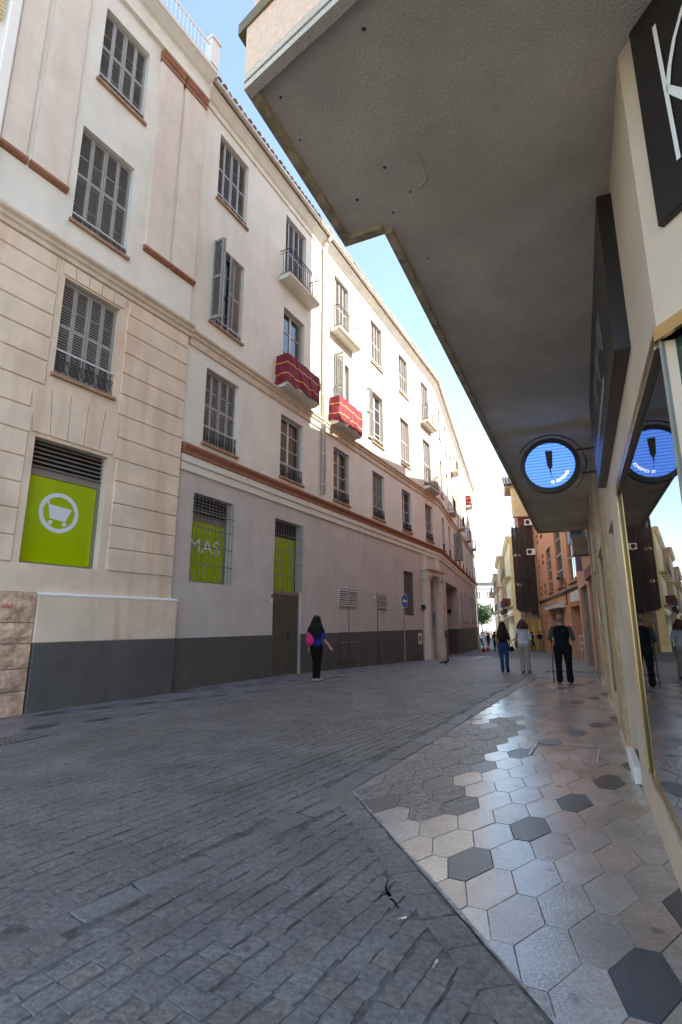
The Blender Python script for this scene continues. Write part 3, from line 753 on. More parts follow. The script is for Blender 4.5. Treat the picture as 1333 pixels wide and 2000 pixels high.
# electricity cupboards: flush doors with louvred vents
def vent(par,x0,x1,z0,z1,m):
    q=MB(); q.box(x0-.03,x0,-.045,.01,z0-.03,z1+.03); q.box(x1,x1+.03,-.045,.01,z0-.03,z1+.03); q.box(x0,x1,-.045,.01,z1,z1+.03); q.box(x0,x1,-.045,.01,z0-.03,z0); q.box(x0,x1,-.034,-.031,z0,z1,1)
    n=int((z1-z0)/.075)
    for k in range(n):
        z=z0+(z1-z0)*k/n; q.prof([(-.075,z+.002),(-.072,z+.010),(-.036,z+.052),(-.036,z+.044)],x0,x1,0)
    sub('vent_grille',q.mesh('vent_grille',[m,M_dark]),par)
for x0,x1,dbl in ((8.04,9.60,True),(11.5,12.56,False)):
    q=MB(); q.box(x0-.04,x1+.04,-.012,.01,1.15,2.83); q.box(x0-.04,x1+.04,-.042,.01,-.3,1.15,1); cb=q.build('meter_cupboard',[M_wall_low,M_plinth],lon,FA)
    q=MB(); xm=(x0+x1)/2 if dbl else x0-.03; q.box(xm-.006,xm+.006,-.0465,-.03,-.3,2.8); sub('door_joint',q.mesh('door_joint',[M_dark]),cb)
    for a,c in (((x0,xm-.03),(xm+.03,x1)) if dbl else ((x0,x1),)):
        vent(cb,a+.03,c-.03,2.10,2.72,M_wall_low); vent(cb,a+.03,c-.03,.10,.84,M_plinth)
        q=MB(); q.box((a+c)/2-.02,(a+c)/2+.02,-.02,-.012,1.92,2.03); sub('latch',q.mesh('latch',[M_sand]),cb)
q=MB(); q.ball((11.25,-.03,2.5),.07,.03,.07); q.build('alarm_dome',M_white,lon,FA,True)
# louvred window and portal
q=MB(); q.box(0,1.36,.14,.2,0,2.14,1)
for k in range(24): z=2.14*k/24; q.prof([(.04,z),(.045,z+.008),(.12,z+.07),(.12,z+.06)],.03,1.33)
q.box(0,.03,.03,.15,0,2.14); q.box(1.33,1.36,.03,.15,0,2.14)
q.build('louvred_window',[M_metalg,M_dark],lon,FA@T(14.77,0,1.83))
po=MB(); po.box(18.3,19.5,-.0,.1,-1,-.9); 
for xc in (17.78,20.0):
    q=MB(); q.box(xc-.26,xc+.26,-.34,.0,-1.0,.55); q.bbox(xc-.28,xc+.28,-.36,.0,.55,.62,.01); q.box(xc-.20,xc+.20,-.28,.0,.62,3.75)
    q.prof([(0,3.75),(-.30,3.75),(-.34,3.82),(-.34,3.88),(-.38,3.94),(-.38,4.0),(0,4.0)],xc-.3,xc+.3); q.build('portal_pillar',M_pil,lon,FA)
q=MB(); q.bbox(17.45,20.35,-.30,.0,4.0,4.22,.01); q.prof([(0,4.22),(-.30,4.22),(-.42,4.30),(-.42,4.36),(0,4.42)],17.35,20.45)
q.bbox(17.6,17.95,-.12,.0,4.42,5.1,.01); q.bbox(19.85,20.2,-.12,.0,4.42,5.1,.01); q.build('portal_lintel',M_pil,lon,FA)
q=MB(); q.bbox(18.35,19.45,.35,.42,-1,3.75,.01); q.build('portal_door',M_door,lon,FA)
q=MB(); q.box(19.30,19.44,-.02,.02,1.35,2.05); q.box(19.32,19.42,-.022,-.019,1.4,1.7,1); q.build('blue_plate',[mat('deep_blue',(.01,.02,.16),.4,.05,4),M_logo],lon,FA)
for x in (17.3,20.62):
    q=MB(); q.box(x-.12,x+.12,-.16,.0,2.18,2.40); q.build('wall_lamp',M_black,lon,FA)
q=MB(); q.box(16.5,17.05,-.04,-.032,.45,.98); q.box(16.58,16.78,-.042,-.039,.55,.85,1); q.box(16.82,16.97,-.042,-.039,.6,.85,2); q.build('poster',[M_white,M_terra,M_black],lon,FA)
# far run B
LB=30.0; opsB=[]; bw=1.05; bc=[1.55+3.2*k for k in range(9)]
for k,x in enumerate(bc):
    opsB+=[(x,x+bw,6.02,8.05),(x,x+bw,9.1 if k in (1,3,5,7) else 9.48,11.98),(x,x+bw,12.95 if k in (2,6) else 13.4,15.6)]
gB=[(2.1,8.9,-2,4.0,3.0)]+[(x,x+1.1,1.5,3.9) for x in (11.2,14.3,17.4,20.4,23.4,26.4)]
wall_mb(0,LB,-2,5.12,gB,.28).build('ground_floor_wall',M_wall_low,lon,FB)
q=wall_mb(0,LB,5.12,16.3,opsB,.27); q.box(.3,LB-.01,.95,9,4.2,16.3); q.box(9.3,LB-.01,.95,9,-2,4.2); q.build('upper_wall',M_wall,lon,FB)
q=MB(); q.face([(LB,0,-2),(LB,0,16.3),(LB,9,16.3),(LB,9,-2)]); q.face([(2.1,3,-2),(8.9,3,-2),(8.9,3,4),(2.1,3,4)]); q.build('side_wall',M_wall_low,lon,FB)
courses(FB,0,LB); plinth(FB,0,LB,[(2.1,8.9)],1.05,-2.2)
q=MB(); q.box(8.87,8.9,.03,2.9,-2,1.05); q.build('grey_plinth',M_plinth,lon,FB)
q=MB(); q.box(8.7,8.88,.5,.8,2.2,2.45); q.build('wall_lamp',M_black,lon,FB)
for k,x in enumerate(bc):
    hw=bw/4-.006
    window(lon,FB,x,6.02,bw,2.03,.44,'v',[(0,1,-75,hw*2,-.02),(bw,1,-105,hw*2,-.02)] if k==2 else 'closed')
    if k in (1,3,5,7): window(lon,FB,x,9.1,bw,2.88,0,'v','closed',sill=False); balcony(lon,FB,x-.3,9.05,bw+.6,.5)
    else: window(lon,FB,x,9.48,bw,2.50,.2,'v','closed')
    if k in (2,6): window(lon,FB,x,12.95,bw,2.65,0,'v','closed',sill=False); balcony(lon,FB,x-.3,12.9,bw+.6,.5)
    else: window(lon,FB,x,13.4,bw,2.2,.2,'v','closed')
drape(FB,bc[6]-.3,12.9,bw+.6,.5,1.0,'small red drape on a sunlit balcony at the far end of the long facade',2.2,'crimson balcony drapes')
for x in (11.2,14.3,17.4,20.4,23.4,26.4): window(lon,FB,x,1.5,1.1,2.4,0,'v','closed')

# ------------------------------------------------------------------ shop building on the right with its overhang
ZS=4.05
shop=thing('shop_building','overhanging granite shop building with rough grey soffit on the right','building',(wpt(4,2)[0],wpt(4,2)[1],0))
out=[(-.47,1.99),(.03,3.05),(.29,2.93),(5.68,14.61),(6.80,14.10),wpt(10.85,12),wpt(-7,12),(2.6,-.45)]
ins=MB(); ins.prism(out,ZS,ZS+.058); ins.build('soffit_slab',M_soff,shop)
q=MB(); body=[(-.44,2.0),(.05,3.02),(.31,2.90),(5.70,14.58),(6.80,14.07),wpt(10.8,11.9),wpt(-6.9,11.9),(2.6,-.40)]
q.prism(body,4.47,25.5); q.build('upper_storeys',M_granite,shop)
q=MB(); q.prism(out,ZS+.06,4.40); q.build('granite_fascia',M_granite,shop)
o2=[(p[0],p[1]) for p in out]; o2[0]=(-.52,2.02); o2[1]=(.01,3.12); o2[2]=(.29,2.99); o2[3]=(5.66,14.7); o2[7]=(2.55,-.53)
q=MB(); q.prism(o2,4.40,4.47); q.build('bronze_moulding',M_olive,shop)
# drip rim round the edge of the soffit
def strip(a,b,wd,z0,z1,nm,m,par):
    a=Vector(a); b=Vector(b); d=(b-a).normalized(); n=Vector((d.y,-d.x)); q=MB()
    q.prism([tuple(a),tuple(b),tuple(b+n*wd),tuple(a+n*wd)],z0,z1); return q.build(nm,m,par)
edges=list(zip(out[:4],out[1:5]))
for i,(a,c) in enumerate(edges): strip(a,c,.055 if i!=1 else .06,ZS-.03-.002*i,ZS+.02,'drip_rim',M_soffrim,shop)
strip(out[7],out[0],.05,ZS-.032,ZS+.02,'drip_rim',M_soff,shop)
for (x,y) in ((-.30,2.05),(-.22,2.28),(.10,2.68),(.25,2.45),(.42,2.62),(.10,1.75),(.62,3.2),(1.3,4.7),(1.9,6.0),(2.6,7.6),(1.15,4.2),(.33,2.78)):
    q=MB(); q.ball((x,y,ZS),.008*(1+.5*math.sin(x*9)),.008,.008,nu=8,nv=5); q.build('rusty_fixing',M_black,shop)
q=MB(); q.path([(.42,2.35,ZS-.004),(.46,2.42,ZS-.004),(.5,2.52,ZS-.004),(.47,2.58,ZS-.004)],.006,5); q.build('cable_stub',M_soff,shop)
# street wall under the overhang (x = -s)
FWx=lambda s: -s
ops=[(0.0,2.62,.36,2.64,.06),(-2.0,-1.05,-.1,2.55,.35),(-6.0,-3.4,.3,2.7,.12),(-9.7,-7.1,.3,2.7,.12)]
q=wall_mb(-10.85,2.62,-.2,ZS,ops,.3); q.build('shop_wall',M_marb,shop,FW)
q=MB(); q.box(-10.85,-10.83,0,6,-.3,ZS); q.build('end_wall',M_sand,shop,FW)
for s0,s1 in ((2.15,3.3),(6.05,6.95),(9.8,10.85)):
    q=MB(); q.bbox(-s1,-s0,-.035,.02,.12,ZS-.02,.012); p=q.build('stone_pilaster',M_sand,shop,FW)
    q=MB(); q.bbox(-s1-.02,-s0+.02,-.042,.02,-.1,.12,.008); sub('pilaster_base',q.mesh('pilaster_base',[M_marb]),p)
q=MB(); q.bbox(-2.05,-1.15,-.05,.02,-.1,.15,.01); q.build('white_base_stone',M_white,shop,FW)
q=MB(); q.face([(-2.0,.35,-.1),(-1.05,.35,-.1),(-1.05,.35,2.55),(-2.0,.35,2.55)]); q.build('side_door',M_bronze,shop,FW)
for s0,s1 in ((3.4,6.0),(7.1,9.7)):
    q=MB(); q.box(-s1,-s0,.11,.13,.3,2.7); q.build('shop_pane',M_shop,shop,FW)
    q=MB(); q.box(-s1,-s1+.04,.04,.11,.3,2.7); q.box(-s0-.04,-s0,.04,.11,.3,2.7); q.box(-s1,-s0,.04,.11,2.66,2.7); q.build('bronze_frame',M_bronze,shop,FW)
# notices on the stone strip
for s,z,m in ((4.9,1.75,M_yellow),(4.9,1.5,M_white)):
    q=MB(); q.box(-6.6,-6.25,-.06,-.056,z,z+.3); q.build('notice',m,shop,FW)
# display window on the street side
q=MB(); q.box(.02,2.60,.006,.02,.38,2.62); q.build('display_pane',M_shop,shop,FW)
q=MB(); q.box(-.02,.005,-.016,-.007,.36,2.64); q.build('brass_jamb',M_brass,shop,FW); q=MB(); q.box(-.02,.012,-.007,.006,.36,2.64); q.build('jamb_dark_gap',M_bronze,shop,FW)  # dark strip stands in for the shaded gap between brass and glass
q=MB(); q.box(.03,2.62,-.012,.006,.355,.40); q.build('brass_sill',M_brass,shop,FW)
q=MB(); q.box(.03,2.62,-.014,.006,2.575,2.645); q.build('bronze_head',M_bronze,shop,FW)
q=MB(); q.box(.03,2.62,-.0175,-.014,2.57,2.582); q.build('brass_bead',M_brass,shop,FW)
# angled corner wall
cor=wpt(-2.62,0); FC=frame(cor[0],cor[1],168)
q=wall_mb(0,2.2,-.2,ZS,[(.0,2.0,.36,2.60,.05)],.05); q.build('corner_wall',M_marb,shop,FC)
q=MB(); q.box(.012,2.0,.045,.055,.38,2.6); q.build('corner_pane',mat('corner_glass',(.03,.05,.035),.03,.1,2,spec=1),shop,FC)
q=MB(); q.box(.0,2.0,-.02,.05,2.60,2.655); q.build('brass_head',M_brass,shop,FC)
q=MB(); q.box(.0,.012,.0,.05,.38,2.6); q.build('glass_edge',mat('glass_edge',(.25,.25,.22),.3,.1,5),shop,FC)
# sign boxes
q=MB(); q.bbox(-1.45,1.86,-.08,.0,2.98,3.98,.004); lb=q.build('long_sign',M_sign,shop,FW); tag(lb,'long brown black sign box with small pale lettering')
for x,z,h,w_,sl in [(1.15-.17*k,3.55+.05*((k*7)%3-1),.22 if k%3 else .34,.022,.05*((k%3)-1)) for k in range(9)]+[(.95-.085*k,3.20,.07+.03*(k%2),.03,.01*((k%3)-1)) for k in range(26)]:
    q=MB(); q.face([(x,-.083,z-h/2),(x+w_,-.083,z-h/2),(x+w_+sl,-.083,z+h/2),(x+sl,-.083,z+h/2)]); sub('sign_stroke',q.mesh('sign_stroke',[M_letter]),lb)
q=MB(); q.bbox(.10,1.9,-.03,.0,3.05,4.035,.004); kb=q.build('corner_sign',M_sign,shop,FC); tag(kb,'black corner sign box with large cream letter')
def ribbon(pts,wd,par,F):
    q=MB(); L=[];Rr=[]
    for i,p in enumerate(pts):
        a=Vector(pts[max(0,i-1)]); c=Vector(pts[min(len(pts)-1,i+1)]); d=(c-a).normalized(); n=Vector((d.y,-d.x)); w_=wd[i] if isinstance(wd,list) else wd
        L.append(Vector(p)+n*w_/2); Rr.append(Vector(p)-n*w_/2)
    for i in range(len(pts)-1):
        P=[L[i],L[i+1],Rr[i+1],Rr[i]]; q.face([(p.x,-.036,p.y) for p in P]); q.face([(p.x,-.03,p.y) for p in P])
    return sub('sign_letter',q.mesh('sign_letter',[M_letter]),par)
ribbon([(.226,3.90),(.232,3.55),(.238,3.23)],.018,kb,FC)
ribbon([(.394,3.86),(.349,3.81),(.298,3.73),(.261,3.64),(.241,3.56)],[.016,.017,.018,.02,.022],kb,FC)
ribbon([(.241,3.56),(.276,3.50),(.324,3.42),(.394,3.34)],[.024,.03,.035,.04],kb,FC)

# hanging round screen on brackets
ds=Matrix(((wn[0],-wd_[0]*-1,0,0),(wn[1],-wd_[1]*-1,0,0),(0,0,1,0),(0,0,0,1)))
pc=wpt(2.2,-.58)
a_=R(AZW); FD=Matrix(((math.cos(a_),math.sin(a_),0,pc[0]),(-math.sin(a_),math.cos(a_),0,pc[1]),(0,0,1,0),(0,0,0,1)))   # x to the wall, y away from camera
disc=thing('round_sign','round glowing blue screen sign with black rim hanging under the overhang','sign',(pc[0],pc[1],3.52))
FD=FD@T(0,0,3.52)
def ring(q,r0,r1,y0,y1,n=48,m=0,a0=0,a1=2*math.pi):
    for k in range(n):
        t0=a0+(a1-a0)*k/n; t1=a0+(a1-a0)*(k+1)/n
        def P(r,t,y): return (r*math.cos(t),y,r*math.sin(t))
        q.face([P(r0,t0,y0),P(r1,t0,y0),P(r1,t1,y0),P(r0,t1,y0)],m); q.face([P(r0,t0,y1),P(r1,t0,y1),P(r1,t1,y1),P(r0,t1,y1)],m)
        q.face([P(r1,t0,y0),P(r1,t1,y0),P(r1,t1,y1),P(r1,t0,y1)],m); q.face([P(r0,t0,y0),P(r0,t1,y0),P(r0,t1,y1),P(r0,t0,y1)],m)
q=MB(); ring(q,.305,.365,-.06,.06); q.build('rim',M_black,disc,FD)
ms=bpy.data.materials.new('blue_screen'); ms.use_nodes=True; n_=ms.node_tree.nodes; l_=ms.node_tree.links
tc=n_.new('ShaderNodeTexCoord'); wv=n_.new('ShaderNodeTexWave'); wv.bands_direction='Z'; wv.inputs['Scale'].default_value=7.5; wv.inputs['Distortion'].default_value=.6
l_.new(tc.outputs['Object'],wv.inputs['Vector']); cr=n_.new('ShaderNodeMix'); cr.data_type='RGBA'; cr.inputs[6].default_value=(.035,.15,.75,1); cr.inputs[7].default_value=(.10,.30,1,1)
l_.new(wv.outputs['Fac'],cr.inputs[0]); pb=n_['Principled BSDF']; pb.inputs['Base Color'].default_value=(.01,.02,.05,1); l_.new(cr.outputs[2],pb.inputs['Emission Color']); pb.inputs['Emission Strength'].default_value=.42
for yy in (-.045,.045):
    q=MB(); q.face([(.306*math.cos(2*math.pi*k/48),yy,.306*math.sin(2*math.pi*k/48)) for k in range(48)]); s_=q.build('screen',ms,disc,FD)
    sg=1 if yy<0 else -1
    q=MB(); pts=[(-.045,.20),(.045,.195),(.033,-.02),(.012,-.05),(-.012,-.05),(-.033,-.0)]
    q.face([(p[0]*sg,yy*1.07,p[1]) for p in pts]); q.tube((.0,yy*1.07,-.05),(.004*sg,yy*1.07,-.11),.009,n=5); q.tube((.004*sg,yy*1.07,-.10),(.02*sg,yy*1.07,-.19),.003,n=5)
    sub('screen_picture',q.mesh('screen_picture',[mat('screen_dark',(.03,.02,.015),.5,.5,60)]),s_)
    tx='TE ESPERAMOS'
    for k,ch in enumerate(tx):
        if ch==' ': continue
        t=R(-88+5.6*k); me=text_mesh(ch,.052,.0005); me.materials.append(mat('screen_white',(.8,.85,.95),.5,0,1,emit=.55))
        sub('screen_letter',me,s_,RZ(0 if sg>0 else math.pi)@T(.235*math.cos(t),-abs(yy)*1.07,.235*math.sin(t))@Matrix.Rotation(-t-math.pi/2,4,'Y')@Matrix.Rotation(R(90),4,'X'))
q=MB(); ring(q,.425,.437,-.008,.008,40,0,R(-48),R(148)); q.build('hoop',M_black,disc,FD)
q=MB(); q.box(.33,.60,-.012,.012,.17,.19); q.box(.36,.60,-.012,.012,-.15,-.13); q.path([(.37,0,-.08),(.43,0,-.08),(.445,0,.06)],.008); q.build('bracket',M_black,disc,FD)

# ------------------------------------------------------------------ next buildings on the right
def bldg(name,label,F,x0,x1,z0,z1,depth,ops,m,dp=.2):
    o=thing(name,label,'building',tuple(F@Vector(((x0+x1)/2,depth/2,0))))
    q=wall_mb(x0,x1,z0,z1,ops,dp); q.box(x0+.01,x1-.01,max([dp]+[p[4] for p in ops if len(p)>4])+.02,depth,z0,z1-.01)
    q.face([(x0,0,z0),(x0,0,z1),(x0,depth,z1),(x0,depth,z0)]); q.face([(x1,0,z0),(x1,depth,z0),(x1,depth,z1),(x1,0,z1)]); q.face([(x0,0,z1),(x1,0,z1),(x1,depth,z1),(x0,depth,z1)])
    q.build('wall',m,o,F); return o
# narrow salmon house just past the overhang
FN=frame(*wpt(10.95,.25),AZW+180-4.0)
nb=bldg('salmon_house','narrow salmon house past the overhang with teal shop glass and cables',FN,-9.45,.16,-1,16.5,9,[(-4.2,-.6,-.5,2.9,.3),(-8.4,-5,-.5,2.9,.3),(-3,-1.8,5,7.4),(-7,-5.8,5,7.4),(-3,-1.8,9,11.4),(-7,-5.8,9,11.4)],M_pinkp)
for x in (-3,-7):
    for z in (5,9): window(nb,FN,x,z,1.2,2.4,.3,'v','closed')
for x0,x1 in ((-4.2,-.6),(-8.4,-5)):
    q=MB(); q.box(x0,x1,.2,.24,-.5,2.9); q.build('shop_pane',M_teal,nb,FN)
    q=MB()
    for k in range(5): xx=x0+(x1-x0)*k/4; q.box(xx-.03,xx+.03,.12,.2,-.5,2.9)
    q.build('shop_frame',M_metalg,nb,FN)
q=MB(); q.box(-4.4,-.4,-.10,.0,2.95,3.3); q.build('shop_fascia',M_maroon,nb,FN)
q=MB(); q.box(-2.6,-1.9,-.55,.0,3.6,4.15); q.build('meter_box',M_metalg,nb,FN)
q=MB(); q.box(-5.0,-3.6,-.5,.0,4.3,4.5); q.box(-5,-3.6,-.5,-.47,4.5,5.4); q.box(-5,-4.97,-.47,0,4.5,5.4); q.build('glazed_bay',M_teal,nb,FN)
q=MB()
for k in range(5):
    x=-.25-.10*k; pts=[(x+.05*math.sin(z*3+k),-.08-.07*math.sin(z*2.1+k*1.3)**2,z) for z in [3.0+.2*i for i in range(14)]]; q.path(pts,.022,5)
q.box(-.8,-.3,-.24,-.02,3.5,4.0); q.build('cable_bundle',M_black,nb,FN)
q=MB(); q.box(-6.2,-6.15,-.2,.0,3.45,4.5); q.build('violet_blade_sign',mat('violet_sign',(.16,.11,.22),.5,.1,3),nb,FN)

# orange building
op=wpt(20.2,.25); FO0=(op[0]+.2756*26,op[1]+.9613*26)
FO=frame(FO0[0],FO0[1],196.0)                 # x runs back towards the camera, 0 = far end
ostrips=((8.1,10.9,3.75,6.95),(13.65,16.65,3.75,7.8),(19.0,21.5,3.72,9.0))
oops=[*ostrips,(18.4,23.4,-2,2.38,1.2),(8.6,11.2,-2,2.15,.35),(12.6,15.2,-2,2.15,.35),(3.1,4.2,-2,1.55,.2)]
for cz in (3.75,6.15,8.35):
    for xa,xb in ((1.3,2.7),(4.5,6.2)):
        for j in range(2): oops.append((xa,xb,cz+j*.52,cz+j*.52+.34))
oops.append((5.0,6.0,1.75,2.15))
ob=bldg('orange_building','orange plaster building with tall dark window strips and small square openings',FO,0,26,-2,16.6,12,oops,M_orange,.22)
for x0,x1,z0,z1 in ostrips:
    n=4
    for k in range(n):
        za=z0+(z1-z0)*k/n; zb=z0+(z1-z0)*(k+1)/n
        q=MB(); q.box(x0+.03,x1-.03,.12,.15,za+.05,zb-.02); p=q.build('window',M_glass,ob,FO)
        q=MB(); q.box(x0,x1,.08,.12,za-.01,za+.05); q.box((x0+x1)/2-.02,(x0+x1)/2+.02,.105,.12,za+.05,zb-.03,1); sub('glazing_bar',q.mesh('glazing_bar',[M_frame,M_metalg]),p)
    q=MB(); q.prof([(.0,z0-.12),(-.12,z0-.1),(-.12,z0-.04),(0,z0)],x0-.1,x1+.1); q.build('sill',M_pinkp,ob,FO)
for o in oops:
    if o[3]-o[2]<.5 : q=MB(); q.box(o[0],o[1],.19,.22,o[2],o[3]); q.build('dark_opening',M_brick,ob,FO)
q=MB(); q.prof([(0,3.25),(-.08,3.26),(-.14,3.32),(-.14,3.38),(0,3.42)],0,26); q.build('string_course',M_metalg,ob,FO)
q=MB(); q.box(7.3,16.2,-.35,.0,2.42,2.76); q.box(7.3,16.2,-.38,-.35,2.74,2.80,1); q.build('shop_awning_box',[M_cream2,M_sand],ob,FO)
q=MB(); q.face([(18.4,1.15,-2),(23.4,1.15,-2),(23.4,1.15,2.38),(18.4,1.15,2.38)]); q.build('recess_wall',M_brick,ob,FO)
for k in range(5):
    q=MB(); q.prof([(-.02,2.56),(-.09,2.60),(-.09,3.06),(-.02,3.12)],19.35+k*.62,19.72+k*.62); q.build('white_fin',M_white,ob,FO@T(0,0,.02))
q=MB(); q.box(18.9,22.8,-.018,.0,2.48,3.2); q.build('fin_panel',M_pinkp,ob,FO)
for a,c in ((8.6,11.2),(12.6,15.2),(3.1,4.2)):
    q=MB(); q.box(a,c,.18 if c<7 else .3,.20 if c<7 else .34,-2,2.15 if c>7 else 1.55); q.build('shop_door',M_door,ob,FO)
q=MB(); q.path([(17.6,-.05,2.5),(17.6,-.05,4.0),(17.5,-.35,4.1)],.03,6); q.ball((17.5,-.4,4.1),.12,.12,.1); q.build('wall_lamp',M_black,ob,FO)
q=MB(); q.tube((.15,-.08,-1),(.15,-.08,14),.07,n=8); q.build('drainpipe',M_sand,ob,FO)
# steel hand rail in front of the orange recess
rl=MB(); 
for x in (22.3,23.2): rl.tube((x,-.2,-.45),(x,-.2,.85),.04,n=8)
for z in (.2,.5,.85): rl.tube((22.0,-.2,z),(23.6,-.2,z),.03,n=8)
tag(rl.build('hand_rail',M_zinc,None,FO),'short grey steel handrail in front of the red recess','railing')

# tower house with cane blinds
tp=(FO0[0]+.25,FO0[1]+.6); FTf=frame(tp[0]-1.35,tp[1]+.45,106.0)      # front, faces the camera
FTs=frame(tp[0]-2.35+.2756*7,tp[1]+.75+.9613*7,196.0)                  # street side
tw=thing('tower_house','tall narrow house with dark cane blinds on its corner balconies','building',(tp[0],tp[1]+3,-1.2))
q=MB(); q.box(0,1.9,0,6.9,-3,15.6); q.build('wall',M_maroon,tw,FTf)
q=MB(); q.box(.0,1.9,-.02,.0,-3,2.9); q.build('yellow_ground_floor',M_yellow,tw,FTf)
q=MB(); q.bbox(-.5,1.9,-.65,.0,11.4,14.3,.05); q.build('cream_oriel',M_yellow,tw,FTf)
q=MB(); q.box(-.52,-.50,-.3,3.0,11.9,14.0); q.build('oriel_window',M_glass,tw,FTf)
for k,z in enumerate((3.0,5.7,8.5)):
    q=MB(); q.box(-.55,1.7,-.8,.0,z,z+.14); q.box(-.55,0,0,1.2,z,z+.14); bl=q.build('balcony',M_metalg,tw,FTf)
    for x0,x1,y0,y1 in ((-.58,.45,-.85,-.8),(.5,1.15,-.85,-.8),(-.63,-.58,-.8,.9)):
        n=max(3,int((max(x1-x0,y1-y0))/.10)); dz=rnd.uniform(-.2,.25); q=MB()
        for i in range(n):
            jit=.03*math.sin(i*1.7+k)
            if x1-x0>y1-y0: xa=x0+(x1-x0)*i/n; xb=x0+(x1-x0)*(i+1)/n-.008; q.box(xa,xb,y0+jit-.05*(1-0),y1+jit,z-.55+dz,z+2.15-.4*rnd.random())
            else: ya=y0+(y1-y0)*i/n; yb=y0+(y1-y0)*(i+1)/n-.008; q.box(x0+jit-.03,x1+jit,ya,yb,z-.55+dz,z+2.1-.4*rnd.random())
        sub('cane_blind',q.mesh('cane_blind',[M_cane]),bl)
    q=MB(); q.box(.5,1.25,-1.2,-.9,z+1.95,z+2.5); q.ball((.75,-1.2,z+2.22),.2,.03,.2,1); 
    if k in (1,2): sub('air_conditioner',q.mesh('air_conditioner',[M_white,M_black]),bl)
q=MB(); q.prof([(-.9,14.3),(-.9,14.45),(3,16.2),(3,14.3)],-1.0,2.1); rf=q.build('roof',M_sand,tw,FTf)
q=MB()
for k in range(11): 
    q.tube((-1.0+k*.28,-1.0,14.48),(-1.0+k*.28,3,16.3),.13,n=8)
sub('roof_tiles',q.mesh('roof_tiles',[mat('dark_roof_tile',(.06,.05,.05),.8,.3,5)]),rf)
for k in range(3):
    q=MB(); q.box(.12+k*.6,.52+k*.6,-.05,-.02,-3,1.6); q.build('ochre_door',M_ochre,tw,FTf)
q=MB(); q.box(1.1,1.7,-.35,-.1,1.9,2.5); q.build('black_sign_box',M_black,tw,FTf)

# sunny houses further down on the right, pale block across the end
def far_house(name,label,ox,oy,az,L,z1,m,ncol,rows,bal=True,depth=8,zs0=3.2,hgt=2.3):
    F=frame(ox,oy,az); st=L/ncol; ops=[]
    for i in range(ncol):
        for j in range(rows): ops.append((st*(i+.32),st*(i+.68),zs0+j*3.3,zs0+j*3.3+hgt))
    o=bldg(name,label,F,0,L,-3,z1,depth,ops,m,.25)
    for (a,c,d,e) in ops:
        q=MB(); q.box(a,c,.12,.16,d,e); p=q.build('window',M_glass,o,F)
        q=MB(); q.box(a,a+.08,.04,.12,d,e); q.box(c-.08,c,.04,.12,d,e); q.box((a+c)/2-.05,(a+c)/2+.05,.04,.12,d,e); q.box(a,c,.04,.12,e-.1,e); q.box(a-.1,c+.1,-.12,.0,d-.15,d-.02); sub('frame',q.mesh('frame',[M_white]),p)
        if bal and (d<7 or rnd.random()<.5):
            q=MB(); q.box(a-.4,c+.4,-.7,0,d-.2,d-.03); bo=q.build('balcony',m,o,F)
            q=MB(); q.box(a-.4,c+.4,-.69,-.66,d+.92,d+.98)
            for k in range(9): xx=a-.38+(c-a+.76)*k/8; q.box(xx-.015,xx+.015,-.69,-.66,d-.03,d+.95)
            sub('railing',q.mesh('railing',[M_iron]),bo)
    q=MB(); q.prof([(0,z1-.5),(-.15,z1-.45),(-.4,z1-.15),(-.4,z1),(0,z1+.1)],0,L); q.build('cornice',m,o,F)
    q=MB(); q.prof([(0,2.5),(-.12,2.55),(-.12,2.75),(0,2.8)],0,L); q.build('string_course',M_white,o,F)
    return o,F
yo=(tp[0]-1.75+.2756*7.2,tp[1]+.75+.9613*7.2)
y2=(yo[0]+.268*16,yo[1]+.963*16)
far_house('yellow_house','yellow house with white balconied windows just past the cane blind tower',y2[0]-.2,y2[1],195.6,16,10.8,M_yellow,4,2)
yh=bpy.data.objects['yellow_house']; FY=frame(y2[0]-.2,y2[1],195.6)
for x0,x1,m in ((1,4.5,M_cream2),(6,9.5,M_maroon),(11,14.5,M_ochre)):
    q=MB(); q.prof([(0,2.3),(-1.1,1.75),(-1.1,1.5),(-1.07,1.5),(-1.07,1.72),(0,2.24)],x0,x1); q.build('shop_awning',m,yh,FY)
for x in (.6,5.2,10.2,15.2):
    q=MB(); q.path([(x,0,3.2),(x,-.8,3.3),(x,-.8,3.05)],.03,6); q.prof([(-.95,2.5),(-.65,2.5),(-.6,3.0),(-1.0,3.0)],x-.17,x+.17); q.build('wall_lantern',M_black,yh,FY)
for x in (2.4,7.0,12.6):
    q=MB(); q.box(x,x+.08,-1.0,-.1,3.4,4.2); q.build('blade_sign',M_blue if x<5 else M_maroon,yh,FY)
y3=(y2[0]+.262*14,y2[1]+.965*14)
far_house('ochre_house','taller ochre house behind the yellow balconied house',y3[0]-.9,y3[1],195.2,14,10.6,mat('muted_ochre',(.50,.33,.2),.85,.12,1.5,streak=.3,scol=(.36,.22,.13)),4,2)
y4=(y3[0]+.262*22,y3[1]+.965*22)
far_house('cream_house','cream house furthest down the right side of the street',y4[0]-1.2,y4[1],195.2,22,9.4,M_sand,6,2)
fb,FF=far_house('pale_block','pale grey apartment block closing the far end of the street',18,150,92,52,11.6,M_cream2,18,3,False,10,1.6,2.0)
q=MB(); q.box(0,52,1.5,9,11.6,13.4); q.box(1,51,1.46,1.5,12.0,13.0,1); q.build('attic_storey',[M_cream2,M_glass],fb,FF)

